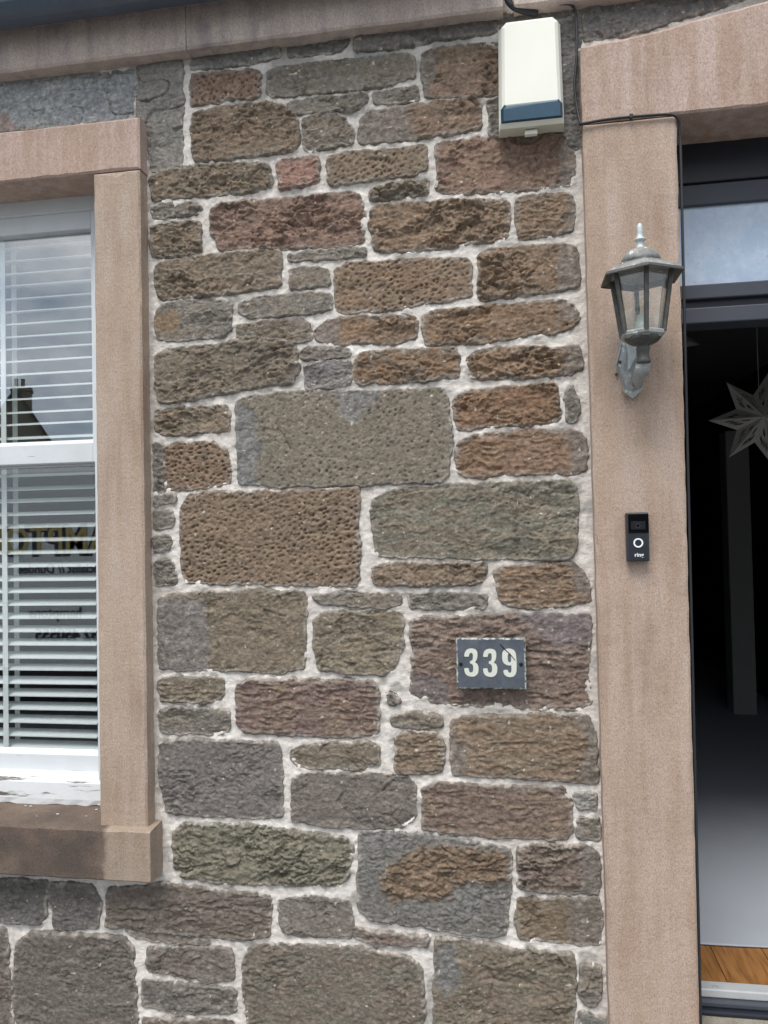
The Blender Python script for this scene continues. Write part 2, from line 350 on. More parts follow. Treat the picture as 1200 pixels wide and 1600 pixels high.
# ---- rubble stones, traced as outlines on the wall plane
def ds(c, k=.20):
    g_ = .3*c[0]+.6*c[1]+.1*c[2]; return tuple(v*(1-k)+(g_+1)*k for v in c)
RB, BR, OB, GB, GG, GY, PU, DK, RD = (129, 105, 89), (123, 106, 87), (127, 103, 79), (117, 107, 90), (115, 109, 95), (117, 113, 104), (118, 104, 93), (99, 94, 85), (144, 114, 102)
GP = (119, 115, 108)     # grey cement skim on stone
ST = [
 # kind, colour, second colour, outline, patches
 ('crack', (132,137,140), (152,158,154), [(-330,172),(-330,250),(-120,222),(0,207),(110,196),(212,184),(213,104),(100,115),(0,126),(-120,140)], [([(-60,180),(0,176),(18,184),(30,198),(60,203),(0,210),(-60,215)], (140,116,104))]),
 ('crack', (128,126,119), (116,116,110), [(216,104),(250,101),(284,97),(286,150),(284,262),(255,266),(238,268),(226,200),(216,184)], []),
 ('flake', (112,112,108), (98,98,94), [(298,96),(370,85),(437,74),(437,88),(400,98),(350,106),(300,110)], []),
 ('flake', (112,112,108), (98,98,94), [(449,74),(500,66),(546,60),(544,72),(528,80),(480,86),(450,90)], []),
 ('flake', (112,108,104), (98,94,90), [(556,62),(650,48),(775,30),(776,54),(690,63),(640,72),(600,79),(553,81)], []),
 ('pit', RB, BR, [(300,116),(345,114),(403,111),(406,120),(404,150),(345,160),(299,166),(298,140)], []),
 ('flake', GY, GB, [(418,112),(450,105),(560,94),(640,86),(648,92),(646,122),(600,135),(560,142),(425,151),(418,145)], []),
 ('rock', BR, RB, [(660,85),(690,74),(775,68),(800,66),(800,150),(720,152),(664,155),(661,120)], [([(655,80),(685,80),(682,120),(668,160),(655,160)], GP)]),
 ('flake', GY, GG, [(450,161),(480,156),(572,147),(574,158),(560,172),(470,178),(449,171)], []),
 ('flake', GY, GG, [(583,148),(600,143),(650,136),(654,156),(620,162),(585,165)], []),
 ('rock', BR, GB, [(301,180),(330,171),(420,161),(448,168),(465,185),(468,225),(455,238),(400,245),(310,253),(300,235),(299,200)], []),
 ('flake', GB, GY, [(474,187),(500,179),(530,178),(545,192),(553,206),(550,225),(510,234),(480,238),(474,226)], []),
 ('rock', BR, RB, [(563,192),(575,177),(660,162),(740,153),(750,160),(752,202),(720,208),(620,220),(565,225),(559,214)], [([(555,170),(650,165),(640,185),(655,225),(555,230)], GP)]),
 ('flake', DK, GY, [(764,158),(800,148),(840,150),(840,206),(800,212),(766,212)], []),
 ('flake', (100,100,98), (112,110,106), [(862,40),(905,32),(908,120),(908,228),(898,236),(880,214),(862,208)], []),
 ('rock', GB, BR, [(235,278),(260,266),(330,258),(415,255),(423,262),(424,290),(400,300),(300,308),(240,312),(236,296)], []),
 ('flake', RD, (138,104,86), [(434,256),(445,250),(494,246),(497,252),(498,282),(470,293),(437,298),(435,280)], []),
 ('pit', BR, GB, [(512,250),(525,241),(600,235),(665,228),(667,265),(640,275),(560,285),(515,291),(511,270)], []),
 ('rock', RB, BR, [(681,228),(700,222),(780,215),(880,212),(886,220),(896,242),(894,288),(840,297),(700,302),(683,295),(684,260)], [([(878,205),(905,225),(900,300),(872,300)], GP)]),
 ('flake', GY, DK, [(237,326),(252,320),(270,320),(273,338),(240,342)], []),
 ('rock', GY, GB, [(275,323),(300,317),(315,325),(312,334),(276,338)], []),
 ('rock', GB, GY, [(577,300),(587,291),(640,285),(668,282),(668,303),(620,310),(578,315)], []),
 ('rock', GB, BR, [(238,354),(300,346),(313,350),(315,372),(314,397),(270,402),(240,403),(236,380)], []),
 ('rock', RB, (116,96,86), [(329,327),(345,319),(430,312),(540,300),(562,303),(568,320),(566,378),(540,385),(450,388),(345,391),(331,365)], []),
 ('rock', BR, OB, [(580,327),(600,321),(700,313),(790,313),(795,322),(793,373),(740,380),(680,390),(600,395),(585,390),(578,350)], []),
 ('ripple', BR, OB, [(808,314),(825,306),(890,305),(897,320),(895,360),(860,370),(810,375),(806,345)], [([(885,300),(905,300),(902,370),(882,372)], GP)]),
 ('flake', GY, GG, [(450,398),(520,390),(570,388),(572,400),(520,405),(453,408)], []),
 ('rock', GB, BR, [(244,414),(300,403),(400,391),(438,393),(441,410),(440,445),(420,452),(330,462),(250,468),(243,445)], []),
 ('flake', GB, GY, [(452,421),(500,418),(512,425),(513,445),(480,450),(453,452)], []),
 ('pit', BR, OB, [(525,422),(540,412),(640,406),(730,405),(735,415),(734,463),(700,470),(620,482),(540,490),(528,485),(524,455)], []),
 ('rock', BR, OB, [(748,401),(762,391),(870,382),(897,387),(902,400),(904,445),(880,455),(820,462),(760,470),(749,467),(750,430)], [([(873,378),(910,380),(910,460),(875,460),(868,420)], GP)]),
 ('flake', GY, GB, [(375,476),(400,466),(500,456),(518,462),(519,485),(480,490),(390,497),(374,490)], []),
 ('flake', GY, GB, [(245,486),(257,476),(345,468),(362,476),(362,515),(350,525),(270,533),(248,530),(243,510)], [([(244,490),(270,485),(285,500),(270,520),(244,520)], (134,110,82))]),
 ('flake', GB, GY, [(370,509),(400,504),(470,497),(483,502),(488,530),(455,536),(410,528),(371,530)], []),
 ('rock', OB, BR, [(491,520),(510,502),(535,496),(640,493),(652,500),(650,530),(620,537),(540,538),(495,532)], [([(488,495),(535,498),(530,540),(488,540)], GP)]),
 ('rock', OB, BR, [(662,494),(680,486),(760,478),(880,471),(897,480),(906,496),(896,510),(860,520),(740,537),(665,540),(660,515)], [([(875,470),(910,475),(910,500),(872,505)], GP)]),
 ('rock', GB, DK, [(245,557),(260,546),(330,540),(370,532),(440,530),(460,541),(466,556),(466,580),(455,597),(380,610),(300,625),(250,630),(243,600)], []),
 ('flake', GY, PU, [(468,551),(480,544),(545,545),(548,555),(520,560),(474,563)], []),
 ('flake', (120,116,116), GY, [(475,572),(500,567),(545,565),(550,590),(545,603),(480,608)], []),
 ('rock', OB, DK, [(553,562),(565,551),(600,549),(710,545),(718,560),(716,590),(650,597),(560,600),(553,588)], []),
 ('rock', OB, BR, [(731,562),(742,549),(790,541),(870,545),(890,540),(906,545),(910,575),(890,585),(780,592),(735,590)], [([(880,535),(915,535),(915,590),(878,590)], GP)]),
 ('rock', GB, BR, [(243,642),(300,635),(355,635),(360,650),(360,672),(330,675),(260,682),(243,672)], []),
 ('peck', GG, (118,110,94), [(370,632),(388,622),(430,613),(600,612),(690,608),(702,630),(705,690),(700,743),(690,752),(560,758),(440,760),(375,755),(372,690)], [([(365,625),(396,640),(400,670),(411,695),(402,725),(398,765),(365,765)], (116,120,120)),([(520,605),(600,605),(590,625),(560,662),(535,650)], (120,122,120))]),
 ('rock', OB, (122,92,70), [(710,622),(730,613),(860,598),(868,605),(872,625),(875,655),(850,662),(780,665),(715,672),(709,650)], []),
 ('flake', GY, DK, [(885,612),(893,601),(897,616),(904,622),(904,646),(896,660),(888,658),(885,635)], []),
 ('pit', BR, (120,96,76), [(256,702),(275,693),(340,692),(352,702),(360,730),(361,755),(330,760),(265,765),(258,730)], []),
 ('flake', GY, DK, [(242,692),(254,700),(258,740),(261,768),(243,770)], []),
 ('ripple', OB, RB, [(716,694),(738,681),(840,672),(905,676),(914,690),(916,733),(895,740),(780,742),(740,747),(715,740),(712,715)], [([(876,668),(920,672),(920,745),(892,745),(884,700)], GP)]),
 ('pit', (124,106,86), (116,100,84), [(284,797),(295,777),(320,769),(480,768),(560,763),(562,790),(558,830),(563,850),(560,900),(555,915),(500,915),(380,912),(290,910),(284,870)], []),
 ('flake', (114,112,98), (120,108,90), [(580,787),(600,771),(640,762),(760,755),(890,750),(898,760),(902,790),(900,863),(890,875),(760,872),(590,868),(583,830)], []),
 ('flake', GY, GG, [(241,776),(270,772),(275,784),(242,790)], []),
 ('flake', GY, GG, [(242,799),(268,796),(272,808),(270,822),(242,826)], []),
 ('flake', GY, GG, [(241,839),(262,836),(268,846),(265,857),(243,862)], []),
 ('flake', GY, GG, [(244,879),(262,871),(272,886),(275,910),(245,915)], []),
 ('rock', BR, GB, [(583,887),(600,881),(700,880),(757,880),(758,905),(740,913),(600,915),(583,910)], []),
 ('ripple', BR, OB, [(772,892),(786,886),(890,880),(910,890),(919,912),(920,938),(880,948),(800,950),(783,940),(775,915)], [([(885,875),(925,880),(925,935),(900,930)], GP)]),
 ('flake', GY, GB, [(487,931),(540,925),(625,928),(629,944),(600,950),(500,943)], []),
 ('flake', GY, GG, [(637,930),(700,928),(760,931),(757,949),(700,951),(640,949)], []),
 ('flake', (118,108,90), GB, [(248,936),(270,929),(400,922),(475,925),(479,940),(477,1000),(475,1044),(440,1050),(350,1047),(250,1045),(249,990)], [([(244,930),(320,935),(330,985),(325,1055),(244,1055)], (118,116,114))]),
 ('flake', (122,112,92), GG, [(491,967),(510,956),(560,955),(625,957),(631,966),(628,1010),(615,1045),(600,1054),(540,1050),(500,1046),(491,1010)], []),
 ('ripple', PU, (124,104,90), [(640,972),(660,963),(720,965),(800,958),(920,962),(923,1000),(916,1050),(926,1098),(905,1108),(800,1105),(680,1098),(643,1080),(646,1020)], [([(800,950),(930,955),(925,1010),(870,1008),(830,985)], (116,110,112)),([(640,1050),(690,1055),(705,1085),(690,1105),(640,1095)], (108,104,104))]),
 ('ripple', GB, GG, [(247,1063),(270,1057),(345,1058),(351,1068),(348,1090),(330,1097),(254,1095)], []),
 ('flake', GY, GG, [(250,1111),(280,1104),(340,1109),(358,1113),(358,1140),(340,1148),(300,1145),(252,1143)], []),
 ('ripple', (118,100,92), (122,106,86), [(370,1066),(390,1062),(560,1062),(585,1068),(592,1086),(590,1144),(560,1150),(450,1148),(385,1143),(371,1130)], []),
 ('rock', GY, DK, [(604,1080),(618,1084),(626,1098),(609,1100)], []),
 ('flake', GB, GY, [(612,1119),(650,1112),(688,1118),(690,1135),(640,1136),(615,1133)], []),
 ('ripple', BR, GB, [(618,1151),(640,1143),(685,1146),(693,1166),(692,1204),(680,1208),(619,1205)], []),
 ('ripple', (122,104,84), GB, [(706,1127),(730,1119),(860,1115),(920,1120),(930,1150),(933,1185),(932,1222),(900,1222),(830,1215),(710,1210),(705,1180)], [([(705,1155),(728,1160),(735,1190),(720,1215),(700,1215)], GP),([(895,1110),(940,1115),(940,1228),(905,1225),(915,1160)], GP)]),
 ('coarse', (112,108,104), (104,98,92), [(250,1159),(270,1156),(435,1160),(440,1190),(443,1235),(440,1274),(400,1277),(300,1273),(262,1268),(252,1220)], []),
 ('flake', GB, GG, [(455,1172),(480,1164),(575,1160),(592,1168),(592,1194),(560,1200),(470,1198),(454,1186)], []),
 ('flake', (112,106,98), (104,98,92), [(457,1214),(480,1207),(590,1210),(640,1215),(650,1231),(649,1279),(630,1291),(560,1293),(490,1288),(458,1279)], []),
 ('ripple', (114,98,88), (120,104,84), [(662,1232),(680,1223),(780,1228),(880,1232),(893,1251),(895,1298),(880,1310),(780,1308),(700,1300),(660,1294)], []),
 ('flake', (150,152,148), GY, [(897,1241),(930,1240),(932,1265),(904,1262)], []),
 ('flake', GY, GG, [(904,1276),(935,1278),(937,1312),(903,1309)], []),
 ('rock', (112,110,94), (120,114,96), [(272,1297),(290,1286),(400,1290),(490,1300),(545,1310),(553,1326),(545,1368),(530,1382),(450,1382),(360,1380),(290,1370),(272,1354)], []),
 ('coarse', (112,112,108), (104,102,94), [(563,1307),(580,1299),(680,1305),(790,1325),(798,1336),(795,1400),(790,1460),(770,1463),(680,1450),(580,1435),(560,1419)], [([(596,1370),(610,1352),(650,1322),(700,1318),(790,1328),(797,1376),(740,1378),(720,1385),(690,1405),(640,1402),(615,1408),(598,1395)], (122,102,80), 'rough')]),
 ('rock', (114,101,91), GB, [(810,1327),(835,1318),(920,1322),(936,1336),(937,1380),(935,1394),(860,1395),(811,1386)], [([(905,1315),(940,1315),(940,1400),(908,1400)], GP)]),
 ('flake', (116,102,82), GB, [(811,1402),(880,1404),(935,1402),(940,1440),(938,1475),(890,1472),(810,1465),(806,1440)], [([(882,1398),(945,1398),(945,1480),(890,1478),(888,1430)], GP)]),
 ('ripple', (108,100,90), (96,88,80), [(170,1387),(255,1381),(330,1390),(425,1400),(424,1440),(420,1461),(380,1468),(250,1455),(168,1445)], []),
 ('flake', (112,106,98), GY, [(437,1407),(500,1400),(545,1410),(552,1440),(548,1464),(500,1462),(440,1455)], []),
 ('flake', (120,106,96), GY, [(553,1451),(600,1456),(670,1462),(668,1478),(600,1475),(558,1466)], []),
 ('flake', (98,98,94), (90,90,86), [(-70,1368),(0,1373),(75,1376),(73,1428),(60,1443),(0,1437),(-66,1432)], []),
 ('flake', (102,100,96), (94,92,88), [(80,1379),(145,1382),(158,1410),(152,1449),(88,1450),(82,1412)], []),
 ('flake', (104,96,88), (98,94,86), [(-90,1448),(10,1450),(15,1520),(20,1600),(24,1680),(-80,1680)], []),
 ('flake', (104,98,90), (100,98,88), [(28,1472),(50,1456),(195,1462),(208,1480),(213,1560),(214,1640),(150,1650),(40,1648),(20,1560)], []),
 ('flake', GY, (130,116,102), [(196,1451),(270,1461),(330,1470),(322,1475),(258,1470),(214,1465)], []),
 ('flake', (106,98,90), GY, [(229,1482),(300,1479),(362,1483),(366,1528),(340,1533),(232,1515)], []),
 ('flake', (104,100,94), GY, [(224,1532),(300,1536),(368,1546),(368,1579),(300,1583),(225,1570)], []),
 ('flake', (112,100,92), GY, [(224,1590),(300,1592),(370,1596),(372,1650),(226,1648)], []),
 ('coarse', (108,104,92), (112,100,86), [(389,1482),(410,1473),(560,1480),(640,1495),(660,1511),(663,1570),(658,1618),(500,1622),(390,1612),(380,1540),(382,1502)], []),
 ('flake', (112,106,90), (116,102,86), [(682,1467),(700,1463),(800,1480),(895,1490),(898,1540),(892,1640),(680,1630),(679,1530)], [([(680,1470),(715,1475),(722,1540),(700,1550),(678,1540)], (112,116,116))]),
 ('flake', GY, GB, [(908,1506),(938,1510),(938,1560),(925,1574),(907,1560)], []),
 ('flake', (100,106,104), GY, [(905,1578),(945,1590),(947,1650),(902,1650)], []),
 # above the door lintel, under the cornice
 ('flake', (112,110,106), (100,98,96), [(912,-6),(1010,-24),(1180,-60),(1180,-8),(1100,20),(1010,48),(912,66)], []),
 ('flake', (112,110,106), (100,98,96), [(782,28),(860,14),(903,8),(903,24),(862,30),(782,46)], []),
]
rng = random.Random(5)
# stones just outside the picture, so the wall goes on there
def auto_row(x0, x1, y0, y1, cols):
    x = x0
    while x < x1-30:
        wd = rng.choice((110, 150, 190, 240, 280)); e = min(x+wd, x1)
        if x1-e < 60: e = x1
        c = rng.choice(cols)
        j = lambda: rng.uniform(-5, 5)
        ST.append((rng.choice(('flake', 'ripple', 'rock', 'coarse')), c, rng.choice(cols), [(x+8+j(), y0+6+j()), ((x+e)/2, y0+3+j()), (e-8+j(), y0+6+j()), (e-6, (y0+y1)/2), (e-8+j(), y1-6+j()), ((x+e)/2, y1-4+j()), (x+8+j(), y1-6+j()), (x+6, (y0+y1)/2)], []))
        x = e
EC = [GB, GG, (108, 100, 90), (112, 106, 98), PU, BR]
for (a, b, c, d) in ((-90, 955, 1655, 1760), (-90, 955, 1760, 1850), (-600, -90, 1372, 1450), (-600, -95, 1450, 1560), (-600, -85, 1560, 1680), (-600, -90, 1680, 1850)):
    auto_row(a, b, c, d, EC)
for (c, d) in ((140, 230), (230, 330), (330, 400), (400, 520), (520, 610), (610, 740), (740, 820), (820, 960), (960, 1060), (1060, 1180), (1180, 1250), (1250, 1372)):
    auto_row(-1120, -610, c, d, EC)
ALLY = 0.0
h_m = 0.004
gx0, gx1, gz0, gz1 = -2.35, 2.6, 0.02, 2.95
GX = np.arange(gx0, gx1, h_m); GZ = np.arange(gz0, gz1, h_m)
DF = np.full((len(GZ), len(GX)), -1.0)          # distance field of all stones on the mortar grid

def chaikin(p, n=2):
    p = np.asarray(p, float)
    for _ in range(n):
        q = np.roll(p, -1, 0); L = np.linalg.norm(q-p, axis=1, keepdims=True); k = np.minimum(.25, .0040/np.maximum(L, 1e-6)*1.0)
        a = p+(q-p)*k; b = q-(q-p)*k
        p = np.stack([a, b], 1).reshape(-1, 2)
    return p
def densify(p, s):
    o = []
    for a, b in zip(p, np.roll(p, -1, 0)):
        n = max(1, int(np.linalg.norm(b-a)/s))
        for i in range(n): o.append(a+(b-a)*i/n)
    return np.array(o)
def pits(x, z, seed, ca, cb, rad, ang=.35, keep=1.0):
    c, s = math.cos(ang), math.sin(ang); u = (x*c+z*s)/ca; v = (-x*s+z*c)/cb
    T = np.random.RandomState(seed).rand(128, 128, 4)
    ui = np.floor(u).astype(int); vi = np.floor(v).astype(int); acc = np.zeros_like(x)
    for a in (-1, 0, 1):
        for b in (-1, 0, 1):
            i, j = ui+a, vi+b; t = T[i & 127, j & 127]
            qx = i+.5+(t[..., 0]-.5)*.75+.5*(j & 1); qz = j+.5+(t[..., 1]-.5)*.75
            r = np.sqrt(((u-qx)*ca)**2+((v-qz)*cb*1.35)**2)/rad
            acc = np.maximum(acc, np.exp(-r**2.4)*(.35+.65*t[..., 2])*(t[..., 3] < keep))
    return acc
def facets(x, z, seed, ca, cb, slope):
    """chipped faces: flat facets with sharp breaks between them"""
    u = x/ca; v = z/cb; T = np.random.RandomState(seed).rand(128, 128, 5)
    ui = np.floor(u).astype(int); vi = np.floor(v).astype(int); best = np.full(x.shape, 9.0); hh = np.zeros_like(x)
    for a in (-1, 0, 1):
        for b in (-1, 0, 1):
            i, j = ui+a, vi+b; t = T[i & 127, j & 127]
            dx = u-(i+.5+(t[..., 0]-.5)*.9); dz = v-(j+.5+(t[..., 1]-.5)*.9); d = dx*dx+dz*dz
            h = (dx*ca*(t[..., 2]-.5)+dz*cb*(t[..., 3]-.35)*1.6)*slope+(t[..., 4]-.5)*slope*.2*cb
            m = d < best; hh = np.where(m, h, hh); best = np.where(m, d, best)
    return hh
wall_placeholder = []
def make_stone(idx, kind, c1, c2, poly, patches):
    sd_ = 100+idx*7
    rs = np.random.RandomState(sd_)
    p = np.array([XZ(*q) for q in poly])
    p = densify(chaikin(p, 1), .004)
    # ragged outline
    ctr = p.mean(0); e = np.roll(p, -1, 0)-np.roll(p, 1, 0); nn = np.stack([e[:, 1], -e[:, 0]], 1); nn /= np.linalg.norm(nn, axis=1, keepdims=True)+1e-9
    off = .0050*fbm(p[:, 0]/.030, p[:, 1]/.028, sd_, 3)+.0034*fbm(p[:, 0]/.010, p[:, 1]/.010, sd_+3, 3, .6)
    sgn = 1.0 if np.sum(p[:, 0]*np.roll(p[:, 1], -1)-np.roll(p[:, 0], -1)*p[:, 1]) > 0 else -1.0
    p = p+nn*(off+sgn*.0053)[:, None]
    outside = ctr[0] < XZ(-100, 800)[0] or ctr[1] < XZ(600, 1655)[1]
    h = .006 if outside else (.0022 if len(p) < 140 else .0025)
    mg = .009
    xs = np.arange(p[:, 0].min()-mg, p[:, 0].max()+mg, h); zs = np.arange(p[:, 1].min()-mg, p[:, 1].max()+mg, h)
    X, Z = np.meshgrid(xs, zs); X = X+(rs.rand(*X.shape)-.5)*h*.3; Z = Z+(rs.rand(*Z.shape)-.5)*h*.3
    D = sdist(p, X, Z)
    # write into mortar distance field
    i0, i1 = np.searchsorted(GX, xs[0]-.02), np.searchsorted(GX, xs[-1]+.02); j0, j1 = np.searchsorted(GZ, zs[0]-.02), np.searchsorted(GZ, zs[-1]+.02)
    if i1 > i0 and j1 > j0:
        gX, gZ = np.meshgrid(GX[i0:i1], GZ[j0:j1]); DF[j0:j1, i0:i1] = np.maximum(DF[j0:j1, i0:i1], sdist(p[::2], gX, gZ))
    # domain warp
    wx = X+.010*fbm(X/.045, Z/.045, sd_+1, 3); wz = Z+.008*fbm(X/.04, Z/.04, sd_+2, 3)
    tilt = rs.uniform(-.02, .02)*(X-ctr[0])+rs.uniform(-.02, .03)*(Z-ctr[1])
    fine = .0011*fbm(X/.007, Z/.006, sd_+4, 3)
    prot = rs.uniform(.0048, .0085)
    def rel(kind):
        fc = facets(wx, wz, sd_+51, .022, .012, .55)+facets(wx+.3, wz, sd_+52, .010, .0065, .55)
        gr = .0013*fbm(wx/.010, wz/.007, sd_+31, 3, .6)
        if kind == 'pit':
            return gr*.8+fc*.22-.0072*pits(wx, wz, sd_, .0165, .0125, .0042, .3)+.0030*fbm(wx/.04, wz/.03, sd_+5, 4), .004
        if kind == 'peck':
            return gr*.5+fc*.15-.0062*pits(wx, wz, sd_, .0185, .0150, .0036, .7, .7)+.0022*fbm(X/.09, Z/.06, sd_+5, 4)-.003*(ridged(wx/.16, wz/.12, sd_+6, 2) > .955), .0035
        if kind == 'ripple':
            r = ridged(wx/.045, wz/.0125, sd_+5, 2); return gr+fc*.5+.0062*(r**1.6-.5)+.0030*fbm(wx/.06, wz/.03, sd_+8, 4), .005
        if kind == 'rock':
            bl_ = 1-np.abs(fbm(wx/.05, wz/.026, sd_+5, 5, .55))*2.2
            return gr+fc*1.0+facets(wx, wz, sd_+53, .055, .030, .34)+.0036*(bl_-.35)+.0040*fbm(wx/.09, wz/.06, sd_+7, 3)-.0034*pits(wx, wz, sd_, .022, .015, .005, .2, .6), .006
        if kind == 'coarse':
            return gr+fc*.7+.0034*fbm(wx/.06, wz/.04, sd_+5, 4), .004
        if kind == 'crack':
            q = fbm(wx/.10, wz/.05, sd_+5, 4); st = np.floor(q*5+.5*fbm(wx/.03, wz/.02, sd_+9, 3))/5
            cr = ridged(wx/.085, wz/.040, sd_+10, 1)
            return gr*.6+fc*.25+.008*st-.006*sstep(.93, .975, cr)+.0015*fbm(wx/.02, wz/.015, sd_+6, 3), .003
        q = fbm(wx/.11, wz/.06, sd_+5, 4); st = np.floor(q*5+.7*fbm(wx/.03, wz/.02, sd_+9, 3))/5
        return gr+fc*.5+facets(wx, wz, sd_+53, .085, .042, .16)+.0025*q+.0045*st, .0035
    rl, edge = rel(kind)
    pk_ = kind in ('pit', 'peck', 'ripple')
    rl = rl*rs.uniform(.85 if pk_ else .66, 1.05)*((.75 if pk_ else .52)+(.45 if pk_ else .75)*sstep(-.30, .25, fbm(X/.10, Z/.07, sd_+61, 3)))     # worn flat here, rough there
    nz = fbm(wx/.075, wz/.028, sd_+11, 5, .6); nf = fbm(X/.012, Z/.010, sd_+12, 3)
    col = np.zeros(X.shape+(3,)); L1 = np.array(lin(ds(c1))[:3]); L2 = np.array(lin(ds(c2))[:3])
    mixf = sstep(-.30, .40, nz+.55*nf)[..., None]
    L2 = L1*.35+L2*.65; col[:] = L1*(1-mixf)+L2*mixf
    # lichen / cement ghosts along the rim
    rimw = .016+.016*fbm(X/.03, Z/.03, sd_+13, 3)
    rim = sstep(1.0, .2, D/np.maximum(rimw, .001))*.72
    rim = np.clip(rim*(.65+.6*nf), 0, .85)[..., None]
    gcol = np.array(lin((124, 122, 115))[:3]); col = col*(1-rim)+gcol*rim
    sm = (sstep(.011, .0, D)*sstep(.0, .30, fbm(X/.020, Z/.014, sd_+41, 4, .6)))[..., None]*.65
    col = col*(1-sm)+np.array(lin((172, 167, 159))[:3])*sm
    for pt in patches:
        pp = np.array([XZ(*q) for q in pt[0]]); dp = sdist(pp, X+.006*nf, Z+.005*fbm(X/.018, Z/.018, sd_+15, 3))
        m = sstep(-.011, .014, dp+.012*fbm(X/.030, Z/.018, sd_+18, 4, .6))*(.72 if len(pt) < 3 else .9)
        col = col*(1-m[..., None])+np.array(lin(ds(pt[1]))[:3])*(.92+.3*nf[..., None])*m[..., None]
        if len(pt) > 2: alt, _ = rel('rock'); rl = rl*(1-m)+(alt+.004)*m
        else:
            q = fbm(wx/.05, wz/.025, sd_+16, 4); rl = rl*(1-m)+(.0035*q+.002*(ridged(wx/.02, wz/.010, sd_+17, 3)-.6)-.0025)*m
    # flecks of mortar left on the face
    fl = (vnoise(X/.011+3, Z/.008, sd_+21) > .965) & (nz > -.1)
    col[fl] = np.array(lin((176, 172, 164))[:3])
    col *= (1+.22*nf+.16*fbm(X/.0065, Z/.005, sd_+14, 2))[..., None]
    col = np.clip(col*np.array([1.15, 1.10, 1.09]), .01, .8)
    tt = np.clip(D/edge, 0, 1); base = .0025+(prot-.0025)*(1-(1-tt)**1.7)
    Y = -(base+(rl+tilt)*sstep(-.001, .006, D)+fine*sstep(-.001, .003, D))
    Y = np.where(D < 0, .0+(-D)*3.0, Y)
    keep = D > -.0075
    ids = -np.ones(X.shape, int); ids[keep] = np.arange(keep.sum())
    a, b, c, d = ids[:-1, :-1], ids[:-1, 1:], ids[1:, 1:], ids[1:, :-1]
    ok = (a >= 0) & (b >= 0) & (c >= 0) & (d >= 0)
    F = np.stack([a[ok], b[ok], c[ok], d[ok]], 1)
    V = np.stack([X[keep], Y[keep], Z[keep]], 1)
    wall_placeholder.append((V, F, col[keep]))
for i, s in enumerate(ST): make_stone(i, *s)

# ---- mortar bed
X, Z = np.meshgrid(GX, GZ)
wet = fbm(X/.25, Z/.25, 901, 4)
near = sstep(-.012, -.001, DF)
Ym = -(.0005+.0022*fbm(X/.03, Z/.022, 911, 4)+.0016*fbm(X/.009, Z/.008, 915, 3)+near*(.0046*fbm(X/.020, Z/.014, 921, 4, .55)+.0006))
Ym = np.where(DF > .004, Ym+(DF-.004)*.6, Ym)
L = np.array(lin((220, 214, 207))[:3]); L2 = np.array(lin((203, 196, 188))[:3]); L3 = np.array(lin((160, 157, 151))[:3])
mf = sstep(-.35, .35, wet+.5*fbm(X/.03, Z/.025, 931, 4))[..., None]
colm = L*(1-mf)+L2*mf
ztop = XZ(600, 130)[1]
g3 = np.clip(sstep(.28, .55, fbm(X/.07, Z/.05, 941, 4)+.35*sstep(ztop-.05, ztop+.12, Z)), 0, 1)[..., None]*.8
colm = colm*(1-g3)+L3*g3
colm = np.clip(colm*(1+.14*fbm(X/.008, Z/.007, 951, 3))[..., None], 0, .85)
def inpoly(poly): return sdist(np.array([XZ(*q) for q in poly]), X, Z) > 0
win_hole = [(-520, 245), (195, 215), (205, 1310), (-530, 1320)]
WZ0, WZ1 = XZ(100, 1330)[1], XZ(190, 225)[1]; WXR = XZ(190, 800)[0]; WXL = WXR-1.22
DXL = XZ(985, 800)[0]; DXR = DXL+1.28
hole = ((X > WXL) & (X < WXR) & (Z > WZ0) & (Z < WZ1)) | ((X > DXL) & (X < DXR) & (Z < XZ(1000, 130)[1]))
keep = (DF < .016) & ~hole
ids = -np.ones(X.shape, int); ids[keep] = np.arange(keep.sum())
a, b, c, d = ids[:-1, :-1], ids[:-1, 1:], ids[1:, 1:], ids[1:, :-1]
ok = (a >= 0) & (b >= 0) & (c >= 0) & (d >= 0)
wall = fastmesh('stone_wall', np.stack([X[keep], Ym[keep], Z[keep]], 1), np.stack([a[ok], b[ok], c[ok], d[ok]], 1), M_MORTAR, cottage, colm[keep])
for V, F, c in wall_placeholder: fastmesh('stone', V, F, M_STONE, wall, c)
# solid core of the wall behind the mortar (with the two openings)
core = MB()
core.box(gx0, WXL, .02, .30, 0, gz1).box(WXL, WXR, .02, .30, 0, WZ0).box(WXL, WXR, .02, .30, WZ1, gz1).box(WXR, DXL, .02, .30, 0, gz1)
core.box(DXL, DXR, .02, .30, XZ(1000, 120)[1], gz1).box(DXR, gx1, .02, .30, 0, gz1)
core.build('wall_core', M_MORTAR, cottage)

# ---- dressed sandstone blocks
def block(name, poly, y0, y1, mat, parent, b=.004, jit=.0009, seed=1):
    p = np.array(poly, float); q = densify(p, .03)
    rs = np.random.RandomState(seed)
    ar = sum(a[0]*b_[1]-b_[0]*a[1] for a, b_ in zip(p, np.roll(p, -1, 0)))
    e = np.roll(q, -1, 0)-np.roll(q, 1, 0); n = np.stack([e[:, 1], -e[:, 0]], 1); n /= np.linalg.norm(n, axis=1, keepdims=True)+1e-9
    if ar < 0: n = -n
    q = q+rs.uniform(-jit, jit, q.shape)
    bb = b*(1+.8*rs.rand(len(q), 1))
    bb = np.where(rs.rand(len(q), 1) > .95, bb*2.2, bb)
    f = q-n*bb
    mb = MB(); mb.rings([[(x, y1, z) for x, z in q], [(x, y0+b, z) for x, z in q], [(x, y0, z) for x, z in f]])
    return mb.build(name, mat, parent)
JY = -.045
rect = lambda x0, x1, z0, z1: [(x0, z0), (x1, z0), (x1, z1), (x0, z1)]
wx_l = [XZ(146, 275, JY), XZ(156, 1285, JY)]; wx_r = [XZ(218, 266, JY), XZ(230.5, 1288, JY)]
